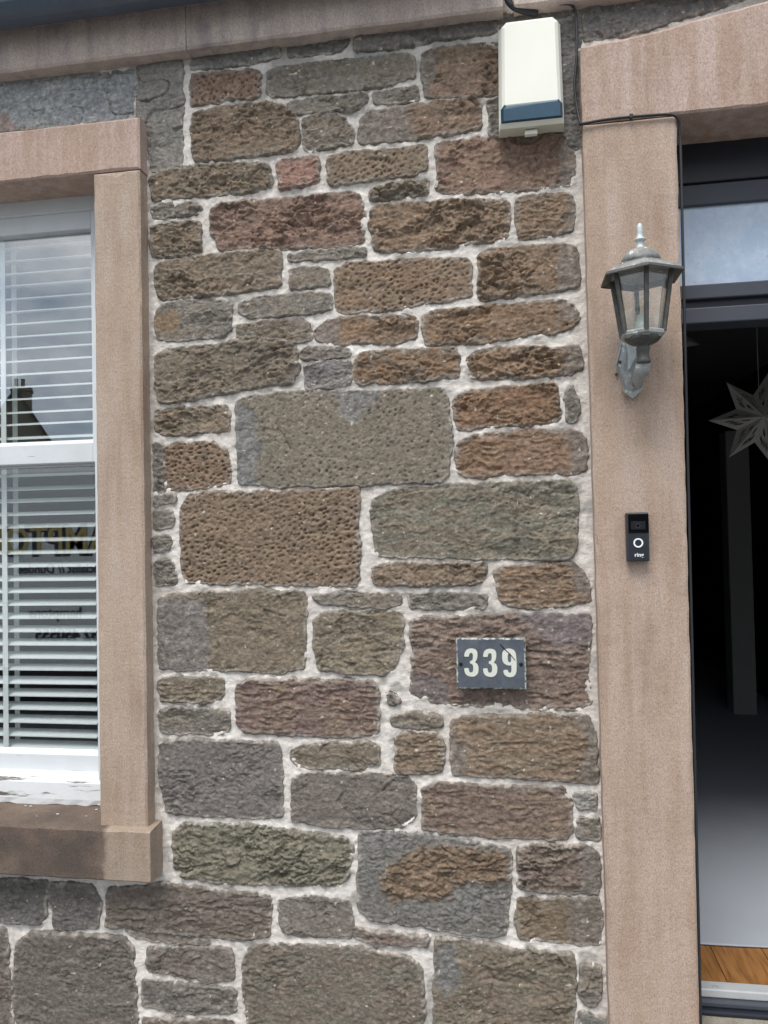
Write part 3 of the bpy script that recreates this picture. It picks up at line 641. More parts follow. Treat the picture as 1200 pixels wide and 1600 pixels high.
zj_t = XZ(182, 267.5, JY)[1]; zj_b = XZ(190, 1296, JY)[1]
block('window_jamb', [(wx_l[1][0], zj_b), (wx_r[1][0], zj_b), (wx_r[0][0], zj_t-.001), (wx_l[0][0], zj_t-.001)], JY, .16, M_DRESSW, cottage, seed=2)
WOL = wx_l[0][0]-.98                                     # left edge of the window opening
block('window_jamb', rect(WOL-.115, WOL, zj_b, zj_t-.001), JY, .16, M_DRESSW, cottage, seed=3)
zl_t = XZ(100, 196, JY)[1]
block('window_lintel', rect(WOL-.118, wx_r[0][0]+.001, zj_t+.0015, zl_t), JY-.001, .16, M_LINTEL, cottage, seed=4)
SY = -.072
zs_t = XZ(110, 1294, SY)[1]; zs_b = XZ(110, 1373.5, SY)[1]; xs_r = XZ(235, 1340, SY)[0]; xs_m = XZ(158, 1340, SY)[0]
def sill_piece(x0, x1, mat, seed):
    rs = np.random.RandomState(seed); n = max(4, int((x1-x0)/.03)); r = []
    for i in range(n+1):
        x = x0+(x1-x0)*i/n; j = lambda a=.0012: rs.uniform(-a, a)
        r.append([(x, .17, zs_b), (x, SY+.004, zs_b+j()), (x, SY+j(), zs_b+.004), (x, SY+j(), zs_t-.005+j()), (x, SY+.006, zs_t+j()), (x, -.01, zs_t+.004+j()), (x, .17, zs_t+.012)])
    mb = MB().rings(r); return mb.build('window_sill', mat, cottage)
sill_piece(WOL-.12, xs_r, M_SILL, 5)
# door surround
dj = [XZ(910.5, 192, JY), XZ(953, 1600, JY), XZ(1057, 181, JY), XZ(1093.5, 1600, JY)]
zdj = XZ(985, 186.5, JY)[1]
xe = lambda a, b, z: a[0]+(b[0]-a[0])*(z-a[1])/(b[1]-a[1])
ZB = .03
block('door_jamb', [(xe(dj[0], dj[1], ZB), ZB), (xe(dj[2], dj[3], ZB), ZB), (dj[2][0], zdj-.0015), (dj[0][0], zdj-.0015)], JY, .17, M_DRESS, cottage, seed=7)
DOL = dj[2][0]; DOW = 1.02
block('door_jamb', rect(DOL+DOW, DOL+DOW+.235, ZB, zdj-.0015), JY, .17, M_DRESS, cottage, seed=8)
cxm = DOL+DOW/2; lt = [XZ(907, 73, JY), XZ(1010, 53, JY), XZ(1100, 27, JY), XZ(1200, 1, JY)]
pk = lt[3][1]+(lt[3][1]-lt[2][1])/(lt[3][0]-lt[2][0])*(cxm-lt[3][0])
lp = [(lt[0][0], zdj+.0015), (2*cxm-lt[0][0], zdj+.0015)]
half = [lt[0], lt[1], lt[2], lt[3]]
lp += [(2*cxm-x, z) for x, z in half] + [(cxm, pk)] + [(x, z) for x, z in half[::-1]]
block('door_lintel', lp, JY-.001, .17, M_LINTEL, cottage, seed=9)
# door step
MB().box(DOL-.02, DOL+DOW+.02, -.30, .10, .0, P(1150, 1592, .052)[2], .008).build('door_step', M_STEP, cottage)
# cornice with a gap where the cable comes through
CY = -.046
zc_b = XZ(300, 75, CY)[1]; zc_t = zc_b+.165
cg0, cg1 = XZ(786, 15, CY)[0], XZ(803, 12, CY)[0]
def cornice(x0, x1, seed):
    rs = np.random.RandomState(seed); n = int((x1-x0)/.04); r = []
    for i in range(n+1):
        x = x0+(x1-x0)*i/n; j = lambda: rs.uniform(-.0012, .0012)
        r.append([(x, .05, zc_b), (x, CY+.005, zc_b+j()), (x, CY+j(), zc_b+.006), (x, CY+j(), zc_t), (x, .05, zc_t)])
    MB().rings(r).build('cornice_block', M_CORN, cottage)
xq = XZ(290, 60, CY)[0]
cornice(gx0, xq, 11); cornice(xq+.002, cg0, 12); cornice(cg1, gx1, 13)
# gutter, fascia and roof
gy = -.108; gz = XZ(100, 20, gy-.03)[1]+.011
prof = [(gy+.055*math.cos(a), gz+.055-.055*math.sin(a)) for a in np.linspace(0, math.pi, 13)]
prof2 = [(gy+.050*math.cos(a), gz+.055-.050*math.sin(a)) for a in np.linspace(math.pi, 0, 13)]
gpro = prof+[(gy-.062, gz+.057), (gy-.060, gz+.062)]+prof2
MB().rings([[(x, y, z) for y, z in gpro] for x in (gx0, cg0-.02)]).build('gutter', M_GUTTER, cottage)
MB().box(gx0, gx1, -.048, .05, zc_t+.002, zc_t+.16).build('fascia', M_GUTTER, cottage)
zr = zc_t+.165
MB().rings([[(x, -.10, zr-.02), (x, -.10, zr), (x, 3.0, zr+2.4), (x, 3.0, zr+2.36)] for x in (gx0, gx1)]).build('roof', M_RSLATE, cottage)

# ---- window joinery
win = MB()
FY = .078
zwh = XZ(0, 318, FY)[1]; zwh2 = XZ(0, 340, FY)[1]
xwr = wx_r[0][0]
win.box(WOL-.03, xwr-.03, FY, .20, zwh2, zj_t+.01, .002)            # head
win.box(WOL-.03, WOL+.004, FY+.002, .20, zs_t, zwh2-.001, .002)
xsr = XZ(148.5, 500, .09)[0]
win.box(xsr, xwr-.03, FY+.002, .20, zs_t, zwh2-.001, .002)
window = win.build('window', M_WHITE, cottage)
def sash(y0, y1, zt, zb, top, bot, xl, xr, sw, mat_b=None):
    m = MB(); zt1, zb1 = zt-top, zb+bot
    m.box(xl, xl+sw, y0, y1, zb, zt, .002).box(xr-sw, xr, y0, y1, zb, zt, .002)
    m.box(xl+sw, xr-sw, y0+.0005, y1, zt1, zt, .002).box(xl+sw, xr-sw, y0+.0005, y1, zb, zb1, .002)
    # putty bevels
    m.rings([[(x, y0+.002, zb1-.001), (x, y0+.020, zb1+.011), (x, y0+.020, zb1-.001)] for x in (xl+sw, xr-sw)])
    o = m.build('sash', M_WHITE, window)
    p = MB().box(xl+sw-.004, xr-sw+.004, y0+.022, y0+.026, zb1-.004, zt1+.004); p.build('pane', M_PANE, window)
    return o
UY = .088
zu_t = XZ(0, 341, UY)[1]; zu_g = XZ(0, 369, UY)[1]; zu_gb = XZ(0, 697, UY)[1]; zu_b = XZ(0, 727, UY)[1]
xl_s = WOL+.006; xr_u = XZ(150.5, 520, UY)[0]; sw_u = xr_u-XZ(143, 520, UY)[0]
sash(UY, UY+.036, zu_t, zu_b, zu_t-zu_g, zu_gb-zu_b, xl_s, xr_u, sw_u)
LY = .127
zl_gb = XZ(0, 1176, LY)[1]; zl_b = XZ(0, 1211, LY)[1]
xr_l = xr_u+.004; sw_l = xr_l-XZ(153.5, 950, LY)[0]
sash(LY, LY+.036, zu_b+.03, zl_b, .035, zl_gb-zl_b, xl_s, xr_l, max(.008, sw_l))
WY = .066
zw_t = XZ(0, 1214, WY)[1]; zw_b = XZ(0, 1257, WY)[1]
ws = MB(); rs = np.random.RandomState(21); rr = []
for i in range(34):
    x = WOL+.001+(wx_l[0][0]+.012-WOL)*i/33; k = rs.uniform(0, .006) if i > 18 else 0
    rr.append([(x, .20, zw_b), (x, WY+.01+k, zw_b), (x, WY+k*.6, zw_b+.004+k), (x, WY, zw_b+.022), (x, WY+.004, zw_t-.012), (x, WY+.02, zw_t-.002), (x, .126, zw_t+.004), (x, .20, zw_t+.004)])
ws.rings(rr).build('timber_sill', M_PEEL, window)

# loose flakes of paint fallen on the stone sill
fk = MB(); rf = random.Random(8)
for i in range(26):
    x = rf.uniform(WOL+.02, wx_l[0][0]-.005); y = rf.uniform(SY+.01, WY-.005); z = zs_t+.004+(y+.01)*.045+.0012; r_ = rf.choice((.002, .003, .0045, .007)); a0 = rf.uniform(0, 6)
    ring_ = [(x+r_*rf.uniform(.5, 1.2)*math.cos(a0+k_*1.26), y+r_*.7*rf.uniform(.4, 1)*math.sin(a0+k_*1.26)) for k_ in range(5)]
    fk.rings([[(u, v, z) for u, v in ring_], [(u, v, z+.0012) for u, v in ring_]])
fo = fk.build('paint_flakes', M_WHITE); tag(fo, 'small white paint flakes fallen on the stone window sill', 'paint flakes', None, 'stuff')

# ---- door frame, transom, threshold
DY = .115
fr = MB()
z1 = XZ(1100, 229, DY)[1]; z2 = XZ(1100, 284, DY)[1]; z3 = XZ(1100, 318, DY)[1]; z4 = XZ(1100, 441, DY)[1]; z5 = XZ(1100, 466, DY)[1]; z6 = XZ(1100, 479, DY)[1]; z7 = XZ(1100, 507, DY+.02)[1]
FL = XZ(1140, 1538, DY+.03)[2-1]                      # inner floor level
x0, x1 = DOL-.03, DOL+DOW+.03
door_frame = MB().box(x0, x1, DY, .20, z2, zdj+.02, .002).build('door_frame', M_FRAMED, cottage)
MB().box(x0+.001, x1-.001, DY+.008, .20, z3, z2-.001, .003).build('transom_bead', M_FRAME, door_frame)
MB().box(x0, x0+.036, DY+.003, .20, FL-.02, z3-.001, .003).build('frame_stile', M_FRAMED, door_frame)
MB().box(x1-.036, x1, DY+.003, .20, FL-.02, z3-.001, .003).build('frame_stile', M_FRAMED, door_frame)
MB().box(x0+.037, x1-.037, DY+.020, DY+.026, z4-.003, z3+.003).build('transom_pane', M_TRANSOM, door_frame)
MB().box(x0+.037, x1-.037, DY+.002, .20, z5, z4-.004, .003).build('transom_bar', M_FRAME, door_frame)
MB().box(x0+.037, x1-.037, DY+.018, .20, z6, z5-.0005).build('transom_groove', M_FRAMED, door_frame)  # recessed strip; its shadow line is also put in as darker paint
MB().box(x0+.037, x1-.037, DY+.004, .20, z7, z6-.0005, .003).build('door_head', M_FRAME, door_frame)
zt0 = XZ(1150, 1545, .09)[1]; zt1 = XZ(1150, 1562, .085)[1]; zt2 = XZ(1150, 1576, .07)[1]; zst = P(1150, 1592, .052)[2]-.002
th = MB(); th.box(DOL, DOL+DOW, .080, .118, zt1+.003, zt0, .003); th.build('threshold_strip', M_METAL, door_frame)
MB().box(DOL, DOL+DOW, .066, .119, zt2, zt1+.002, .004).build('threshold_sill', M_FRAME, door_frame)
MB().box(DOL, DOL+DOW, .052, .119, zst+.004, zt2-.001, .004).build('threshold_base', M_FRAMED, door_frame)

# ================================================================== hall and room inside
HX0, HX1, HY1, HZ = DOL-.25, 1.72, 7.0, 2.56
def st(name, mb, mat, kind='structure'): o = mb.build(name, mat); o['kind'] = kind; return o
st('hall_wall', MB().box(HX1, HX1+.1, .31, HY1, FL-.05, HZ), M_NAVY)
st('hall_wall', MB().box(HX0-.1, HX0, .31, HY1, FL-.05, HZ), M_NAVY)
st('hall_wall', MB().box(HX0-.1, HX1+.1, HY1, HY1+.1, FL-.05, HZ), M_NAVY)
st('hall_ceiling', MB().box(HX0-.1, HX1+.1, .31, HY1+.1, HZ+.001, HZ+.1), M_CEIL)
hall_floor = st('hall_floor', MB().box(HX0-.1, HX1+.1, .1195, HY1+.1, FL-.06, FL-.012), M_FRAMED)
px_ = x0
k = 0
while px_ < HX1-.01:
    e = min(px_+.135, HX1); MB().box(px_+.0008, e-.0008, .1205, 1.25, FL-.012, FL, .0012).build('plank', M_WOOD, hall_floor); px_ = e
# white sheet on the floor, from just inside the door to the far end
sy0 = P(1150, 1476, DY)[1]
dirn = P(1150, 1476, DY)-CAM; sy0 = CAM[1]+dirn[1]*((FL+.006-CAM[2])/dirn[2])
nx, ny = 24, 110; V = []; F = []
for j in range(ny+1):
    for i in range(nx+1):
        x = HX0+.05+(HX1-HX0-.1)*i/nx; y = sy0+(HY1-.2-sy0)*(j/ny)**1.6
        z = FL+.006+.004*float(fbm(np.array([x/.5]), np.array([y/.35]), 77, 3)[0])*min(1, j/3.0)
        V.append((x, y+(.006*math.sin(x*9) if j == 0 else 0), z))
F = [(j*(nx+1)+i, j*(nx+1)+i+1, (j+1)*(nx+1)+i+1, (j+1)*(nx+1)+i) for j in range(ny) for i in range(nx)]
sh = fastmesh('floor_sheet', V, F, M_SHEET); m = sh.modifiers.new('t', 'SOLIDIFY'); m.thickness = .003
tag(sh, 'white protective sheet covering the hall floor inside the doorway', 'sheet')
# pale post of the inner doorway, skirting
pb0 = P(1147, 1122, 3.05); pb1 = P(1184, 1122, 3.05)
pm = MB().box(pb0[0], pb1[0], 3.05, 3.20, FL+.006, P(1165, 672, 3.05)[2], .006); po = pm.build('hall_post', M_POST); tag(po, 'pale painted post of inner doorway at the back of the dark hall', 'post')
# room behind the window
RX0, RX1 = -3.2, HX0-.12
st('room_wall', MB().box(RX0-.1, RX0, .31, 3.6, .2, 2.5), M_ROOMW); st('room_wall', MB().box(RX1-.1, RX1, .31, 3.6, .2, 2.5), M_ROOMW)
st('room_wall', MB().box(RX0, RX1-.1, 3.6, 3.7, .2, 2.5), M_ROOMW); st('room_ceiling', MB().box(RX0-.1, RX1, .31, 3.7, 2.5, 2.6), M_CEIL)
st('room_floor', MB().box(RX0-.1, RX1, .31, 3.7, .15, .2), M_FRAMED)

# ---- venetian blind
bl = empty('venetian_blind', (WOL+.5, .205, zu_t)); tag(bl, 'white slatted venetian blind hanging behind the sash window', 'blind')
inv = -np.array(bl.location)
BX0, BX1 = WOL+.03, XZ(150, 700, .2)[0]+.004
BY = .205; tiltb = R(13)
def slat_mesh():
    n = 8; wdt = .05; rs_ = []
    top = [(-wdt/2+wdt*i/n) for i in range(n+1)]
    ring = [(s*math.cos(tiltb), s*math.sin(tiltb)+.003*(1-(2*s/wdt)**2)) for s in top]+[(s*math.cos(tiltb), s*math.sin(tiltb)+.003*(1-(2*s/wdt)**2)-.0028) for s in top[::-1]]
    m = MB().rings([[(x, y, z) for y, z in ring] for x in (0, BX1-BX0)])
    return m
zs0 = XZ(60, 386, BY)[1]; zs1 = XZ(60, 1163, BY)[1]; NS = 40
first = None
for i in range(NS):
    z = zs0+(zs1-zs0)*i/(NS-1)
    if first is None: first = slat_mesh().build('slat', M_SLAT, bl); smooth_angle(first, 40); o = first
    else: o = first.copy(); link(o, bl)
    o.location = (BX0+inv[0], BY+inv[1]+rng.uniform(-.001, .001), z+inv[2]+rng.uniform(-.0012, .0012)); o.rotation_euler = (R(rng.uniform(-2.2, 2.2)), R(rng.uniform(-.12, .12)), 0)
tx = (XZ(7, 800, BY-.027)[0])
for dx in (0, -.5):
    for yy in (-.0275, .0275):
        MB().box(tx+dx-.0085, tx+dx+.0085, BY+yy-.0008+inv[1]+bl.location[1], BY+yy+.0008, zs1-.02, zs0+.06)
        m_ = MB().box(tx+dx-.0085+inv[0], tx+dx+.0085+inv[0], BY+yy-.0008+inv[1], BY+yy+.0008+inv[1], zs1-.03+inv[2], zs0+.05+inv[2])
        m_.build('ladder_tape', M_SLAT, bl)
MB().box(BX0+inv[0], BX1+inv[0], -.03, .03, zs0+.03+inv[2], zs0+.085+inv[2], .003).build('head_rail', M_SLAT, bl)
MB().box(BX0+inv[0], BX1+inv[0], -.026, .026, zs1-.045+inv[2], zs1-.028+inv[2], .003).build('bottom_rail', M_SLAT, bl)
# houseplant on the inner sill
pp = P(112, 1150, .36); pl = empty('houseplant', (pp[0], .36, pp[2]-.14)); tag(pl, 'dim leafy houseplant behind the lowest slats of the blind', 'plant')
MB().lathe([(.045, 0), (.06, .10), (.064, .10), (.064, .115), (.055, .115), (.052, .10)], n=16).build('pot', M_CEIL, pl)
rs = random.Random(4)
for i in range(14):
    a = rs.uniform(0, 6.28); l = rs.uniform(.10, .2); e = rs.uniform(.3, 1.2); m = MB(); L0 = []
    for s, wd in ((0, .004), (.35, .016), (.7, .02), (1, .002)):
        r_ = l*s*math.cos(e); z = .11+l*s*math.sin(e)-.06*s*s; c_, s_ = math.cos(a), math.sin(a)
        L0.append([(r_*c_-wd*s_, r_*s_+wd*c_, z), (r_*c_, r_*s_, z-.004), (r_*c_+wd*s_, r_*s_-wd*c_, z)])
    vs = [q for r_ in L0 for q in r_]; m.add(vs, [(i_*3+j, i_*3+j+1, i_*3+j+4, i_*3+j+3) for i_ in range(3) for j in range(2)])
    m.build('leaf', M_LEAF, pl, True, False)
MB().box(WOL, xwr-.03, .285, .46, pp[2]-.17, pp[2]-.141, .004).build('inner_sill', M_WHITE, cottage)

# ================================================================== things on the wall
# ---- alarm bell box
def PT(px, py, Y): return tuple(P(px, py, Y))
AB = -.012; AF = -.066
ab = empty('alarm_box', tuple(P(830, 120, -.02))); tag(ab, 'cream alarm bell box with blue strobe lens above the door jamb', 'alarm box')
iv = -np.array(ab.location)
loc = lambda ps: [tuple(np.array(q)+iv) for q in ps]
zt_, zb_ = P(830, 24, AF)[2], P(830, 191, AF)[2]
xl_, xr_ = P(777, 110, AF+.03)[0], P(880, 110, AF+.03)[0]
xm_ = (xl_+xr_)/2; hw = (xr_-xl_)/2; tp = .004
def hexring(y, ins, zb, zt, ch):
    h_ = hw-ins
    return [(xm_-h_, y, zb), (xm_+h_, y, zb), (xm_+h_-tp, y, zt-ch), (xm_+h_-tp-ch, y, zt), (xm_-h_+tp+ch, y, zt), (xm_-h_+tp, y, zt-ch)]
body = MB().rings([loc(hexring(AB, .000, zb_, zt_, .012)), loc(hexring(AF+.028, .001, zb_-.001, zt_, .013)), loc(hexring(AF+.007, .0085, zb_+.008, zt_-.006, .012)), loc(hexring(AF, .016, zb_+.014, zt_-.014, .010))])
o = body.build('cover', M_BOX, ab)
lz0, lz1 = P(830, 190, AF)[2], P(830, 159, AF)[2]
lw = hw-.006
lens = MB().rings([loc([(xm_-lw, y, lz0), (xm_+lw, y, lz0), (xm_+lw, y, lz1-.012), (xm_+lw-.009, y, lz1), (xm_-lw+.009, y, lz1), (xm_-lw, y, lz1-.012)]) for y in (AF+.022, AF+.001)] + [loc([(xm_-lw+.006, AF-.008, lz0+.004), (xm_+lw-.006, AF-.008, lz0+.004), (xm_+lw-.007, AF-.007, lz1-.015), (xm_+lw-.014, AF-.006, lz1-.008), (xm_-lw+.014, AF-.006, lz1-.008), (xm_-lw+.007, AF-.007, lz1-.015)])])
lens.build('strobe_lens', M_LENS, ab)
low = MB().rings([loc([(xm_-hw-.0005, AB, zb_-.004), (xm_+hw+.0005, AB, zb_-.004), (xm_+hw-.003, AF+.004, zb_-.008), (xm_-hw+.003, AF+.004, zb_-.008)]), loc([(xm_-hw-.0005, AB, lz0+.004), (xm_+hw+.0005, AB, lz0+.004), (xm_+hw-.004, AF-.002, lz0+.001), (xm_-hw+.004, AF-.002, lz0+.001)])])
low.build('skirt', M_BOXLOW, ab)
MB().box(xm_-.017+iv[0], xm_+.014+iv[0], AF+.016+iv[1], AF+.030+iv[1], zb_-.021+iv[2], zb_-.009+iv[2], .002).build('release_tab', M_BOX, ab)

# ---- wall lantern
LAX = P(1001.5, 430, -.165); lan = empty('wall_lantern', (LAX[0], JY, P(988, 575, JY)[2]))
tag(lan, 'weathered grey hexagonal glass lantern on the door jamb', 'lantern')
iv = -np.array(lan.location); AX, AY = LAX[0]+iv[0], -.165+iv[1]
zz = lambda py: P(1003, py, -.165)[2]+iv[2]
HEX = dict(n=6, ph=0.0)
ze = zz(428)
eave = MB().lathe([(.066, ze-.001), (.094, ze-.012), (.0955, ze-.010), (.094, ze-.005), (.062, ze+.013), (.058, ze+.013)], (AX, AY, 0), **HEX)
eave.build('eave', M_LDARK, lan)
roof = MB().lathe([(.091, ze-.0035), (.066, ze+.0135), (.058, ze+.016), (.0575, ze+.019), (.045, ze+.0195), (.043, ze+.024)], (AX, AY, 0), **HEX).build('lantern_roof', M_LROOF, lan)
dome = MB().lathe([(.0435, ze+.022), (.042, ze+.033), (.037, ze+.043), (.028, ze+.051), (.016, ze+.056), (.0085, ze+.058)], (AX, AY, 0), 24).build('dome', M_LROOF, lan, True)
f0 = ze+.056
fin = MB().lathe([(.0095, f0), (.0105, f0+.003), (.0078, f0+.006), (.0074, f0+.013), (.0082, f0+.017), (.0125, f0+.020), (.0128, f0+.022), (.0098, f0+.025), (.0066, f0+.028), (.0070, f0+.036), (.0072, f0+.046), (.0060, f0+.053), (.0035, f0+.058), (.001, f0+.059)], (AX, AY, 0), 18).build('finial', M_LFIN, lan, True)
zt_, zb_ = ze-.002, zz(523)
RT, RBt = .068, .0475
hx = lambda r, z, k: Vector((AX+r*math.sin(k*math.pi/3), AY-r*math.cos(k*math.pi/3), z))
for k in range(6):
    a, b = hx(RT, zt_, k), hx(RBt, zb_, k)
    MB().tube([a, b], .0054, 6).build('bar', M_LDARK, lan)
    q = [hx(RT-.003, zt_, k), hx(RT-.003, zt_, k+1), hx(RBt-.003, zb_, k+1), hx(RBt-.003, zb_, k)]
    cen = sum(q, Vector())/4; nrm = (cen-Vector((AX, AY, cen.z))).normalized()
    MB().rings([[v-nrm*.002 for v in q], [v for v in q]]).build('pane', M_LPANE, lan)
MB().lathe([(RBt-.004, zb_+.002), (RBt+.002, zb_+.005), (RBt+.004, zb_+.002), (RBt+.003, zb_-.004), (RBt-.006, zb_-.010)], (AX, AY, 0), **HEX).build('bottom_rim', M_LMETAL, lan)
MB().lathe([(RBt-.007, zb_-.008), (.034, zb_-.016), (.026, zb_-.021), (.0145, zb_-.023), (.0135, zb_-.028), (.0155, zb_-.031), (.0140, zb_-.036), (.0125, zb_-.046), (.0140, zb_-.056), (.0165, zb_-.062), (.012, zb_-.066)], (AX, AY, 0), 20).build('cup', M_LDARK, lan, True)
MB().lathe([(.016, zb_-.004), (.016, zb_+.030), (.013, zb_+.031), (.0125, zb_+.044)], (AX, AY, 0), 16).build('bulb_holder', M_BULB, lan, True)
MB().lathe([(.011, zb_+.044), (.019, zb_+.062), (.022, zb_+.078), (.018, zb_+.095), (.006, zb_+.103)], (AX, AY, 0), 16).build('bulb', m_glass('bulb_glass', .05, (.97, .97, .95, 1)), lan, True)
# bracket arm: swept from the back plate up to the cup
BXc = P(988, 575, JY)[0]+iv[0]; bz = lambda py: P(988, py, JY-.01)[2]+iv[2]
zn = zb_-.062
arm = MB()
def armring(x, y, z, w_, t_, n=10): return [(x+w_*math.cos(2*math.pi*j/n), y+t_*math.sin(2*math.pi*j/n)*.6, z+t_*math.sin(2*math.pi*j/n)*.8) for j in range(n)]
arm.rings([armring(AX, AY, zn+.012, .0135, .0135), armring(AX, AY+.004, zn-.004, .0165, .017), armring(AX-.002, AY+.018, zn-.018, .017, .019), armring(AX-.006, AY+.046, zn-.026, .011, .017), armring(BXc+.003, -.045, zn-.036, .007, .017), armring(BXc+.001, -.026, bz(594), .005, .014), armring(BXc, -.012, bz(601), .0045, .008)])
arm.build('arm', M_LMETAL, lan, True)
# leaf-shaped cheek of the bracket
lf = [(BXc-.014, bz(536)), (BXc-.002, bz(531)), (BXc+.006, bz(545)), (BXc+.003, bz(562)), (BXc-.006, bz(572)), (BXc-.013, bz(580)), (BXc-.012, bz(560))]
MB().rings([[(x, y, z) for x, z in lf] for y in (-.012, -.034)]).build('cheek', M_LFIN, lan)
hp = [(971, 527), (967, 548), (961.5, 569), (967, 584), (973.5, 600), (974, 609), (980, 613), (988, 622), (997, 613), (1004, 606), (1005, 596), (1009, 580), (1014, 565), (1008, 548), (1004, 527)]
hb = [(P(a, b, JY-.008)[0]+iv[0], P(a, b, JY-.008)[2]+iv[2]) for a, b in hp]
c0 = np.mean(hb, 0)
bp = MB().rings([[(c0[0]+(x-c0[0])*s, y, c0[1]+(z-c0[1])*s) for x, z in hb] for s, y in ((1, -.0005), (1, -.008), (.93, -.012), (.88, -.010), (.55, -.016))])
bp.build('back_plate', M_LMETAL, lan)
MB().rings([[(P(a, b, JY-.02)[0]+iv[0], y, P(a, b, JY-.02)[2]+iv[2]) for a, b in ((972, 611), (975, 607), (988, 613), (1003, 605), (1005, 608), (996, 616), (988, 623), (981, 617))] for y in (-.006, -.022)]).build('foot', M_LMETAL, lan)
for a, b in ((968, 566), (1003, 579), (963.5, 584)):
    q = P(a, b, JY-.01)+iv; MB().lathe([(.0035, 0), (.0035, .004), (.002, .0055)], (0, 0, 0), 10).build('screw', M_LDARK, lan)
    o = lan.children[-1]; o.rotation_euler = (R(90), 0, 0); o.location = (q[0], -.011 if a > 965 else -.002, q[2])

# ---- doorbell
BY0 = JY-.024; c = P(997, 839, BY0); db = empty('doorbell', (c[0], JY, c[2])); tag(db, 'black video doorbell with white ring button on the door jamb', 'doorbell')
bw = (P(1015.5, 839, BY0)[0]-P(980, 839, BY0)[0])/2; bh = (P(997, 801, BY0)[2]-P(997, 878, BY0)[2])/2
MB().box(-bw, bw, -.024, .001, -bh, bh, .004).build('casing', M_BELL, db)
MB().box(-bw*.86, bw*.97, -.0252, -.02, bh*.16, bh*.94, .0006).build('camera_window', M_GLOSSK, db)
MB().box(-bw*.62, bw*.66, -.0262, -.0245, bh*.30, bh*.62, .0004).build('lens_panel', M_BLACK, db)
def ring(ro, ri, y, mat, name, cz, n=40, dep=.001):
    m = MB(); a = [[(r*math.cos(2*math.pi*j/n), yy, cz+r*math.sin(2*math.pi*j/n)) for j in range(n)] for r, yy in ((ro, y+dep), (ro, y), (ri, y), (ri, y+dep))]
    return m.rings(a, (False, False)).build(name, mat, db)
ring(bw*.24, bw*.13, -.0268, M_BELL, 'lens_ring', bh*.46)
MB().rings([[(bw*.13*math.cos(2*math.pi*j/16), y, bh*.46+bw*.13*math.sin(2*math.pi*j/16)) for j in range(16)] for y in (-.0255, -.0266)]).build('lens', M_GLOSSK, db)
ring(bw*.43, bw*.30, -.0252, M_RINGW, 'button_ring', -bh*.24)
MB().rings([[(bw*.29*math.cos(2*math.pi*j/24), y, -bh*.24+bw*.29*math.sin(2*math.pi*j/24)) for j in range(24)] for y in (-.0235, -.0248)]).build('button', M_BELL, db)
def text(name, s, size, mat, parent, locp, rot, bold=0.0, ext=.0004, sx=1.0, align='CENTER'):
    cu = bpy.data.curves.new(name, 'FONT'); cu.body = s; cu.size = size; cu.extrude = ext; cu.offset = bold; cu.align_x = align; cu.resolution_u = 4
    tmp = bpy.data.objects.new(name, cu); COL.objects.link(tmp)
    dg = bpy.context.evaluated_depsgraph_get(); me = bpy.data.meshes.new_from_object(tmp.evaluated_get(dg)); bpy.data.objects.remove(tmp)
    me.materials.clear(); me.materials.append(mat); o = bpy.data.objects.new(name, me); link(o, parent); o.location = locp; o.rotation_euler = rot; o.scale = (sx, 1, 1)
    return o
text('lettering', 'ring', .0135, M_RINGW, db, (.001, -.0246, -bh*.80), (R(90), 0, 0), .0002)

# ---- slate number plaque
PY = -.034; pc = P(767, 1037, PY); pq = empty('number_plaque', (pc[0], -.02, pc[2])); tag(pq, 'dark slate plaque reading 339 screwed to the purple-brown stone', 'sign')
iv = -np.array(pq.location)
pw = (P(821.5, 1037, PY)[0]-P(713, 1037, PY)[0])/2; ph = (P(767, 997.5, PY)[2]-P(767, 1076.5, PY)[2])/2
oy = PY+.02
def slate_ring(y, ins, seed, jit):
    rs = np.random.RandomState(seed); q = densify(np.array(rect(-pw+ins, pw-ins, -ph+ins, ph-ins)), .006); return q+rs.uniform(-jit, jit, q.shape)
base = densify(np.array(rect(-pw, pw, -ph, ph)), .006); rs = np.random.RandomState(31)
def sc(ins, jit): 
    q = base.copy(); q[:, 0] *= (pw-ins)/pw; q[:, 1] *= (ph-ins)/ph; return q+rs.uniform(-jit, jit, q.shape)
r0, r1, r2 = sc(0, .0006), sc(0, .0012), sc(.0028, .0010)
MB().rings([[(x, oy+.0125, z) for x, z in r0], [(x, oy+.0025, z) for x, z in r1], [(x, oy+.0004, z) for x, z in r2]]).build('edge', M_SLEDGE, pq)
MB().rings([[(x, oy+.004, z) for x, z in r2*0.995], [(x, oy, z) for x, z in r2*0.992]]).build('slate_face', M_SLATE, pq)
T3 = [(303,440),(303,420),(310,390),(330,365),(360,355),(395,355),(425,368),(440,395),(440,440),(432,475),(412,500),(440,515),(452,550),(450,600),(435,630),(405,648),(365,648),(330,635),(310,610),(303,575),(303,560),(350,558),(352,585),(360,603),(380,605),(393,595),(397,570),(395,535),(385,518),(362,510),(362,488),(382,480),(392,465),(393,425),(388,405),(375,400),(360,405),(353,420),(352,440)]
T9 = [(697,430),(700,395),(720,367),(755,355),(790,357),(825,375),(840,405),(848,480),(848,590),(838,625),(815,648),(775,655),(740,645),(715,620),(708,580),(757,577),(760,598),(772,610),(788,605),(795,585),(793,525),(775,534),(745,528),(715,510),(698,475)]
H9 = [(755,440),(758,415),(770,403),(782,408),(788,425),(792,480),(785,498),(770,500),(757,485)]
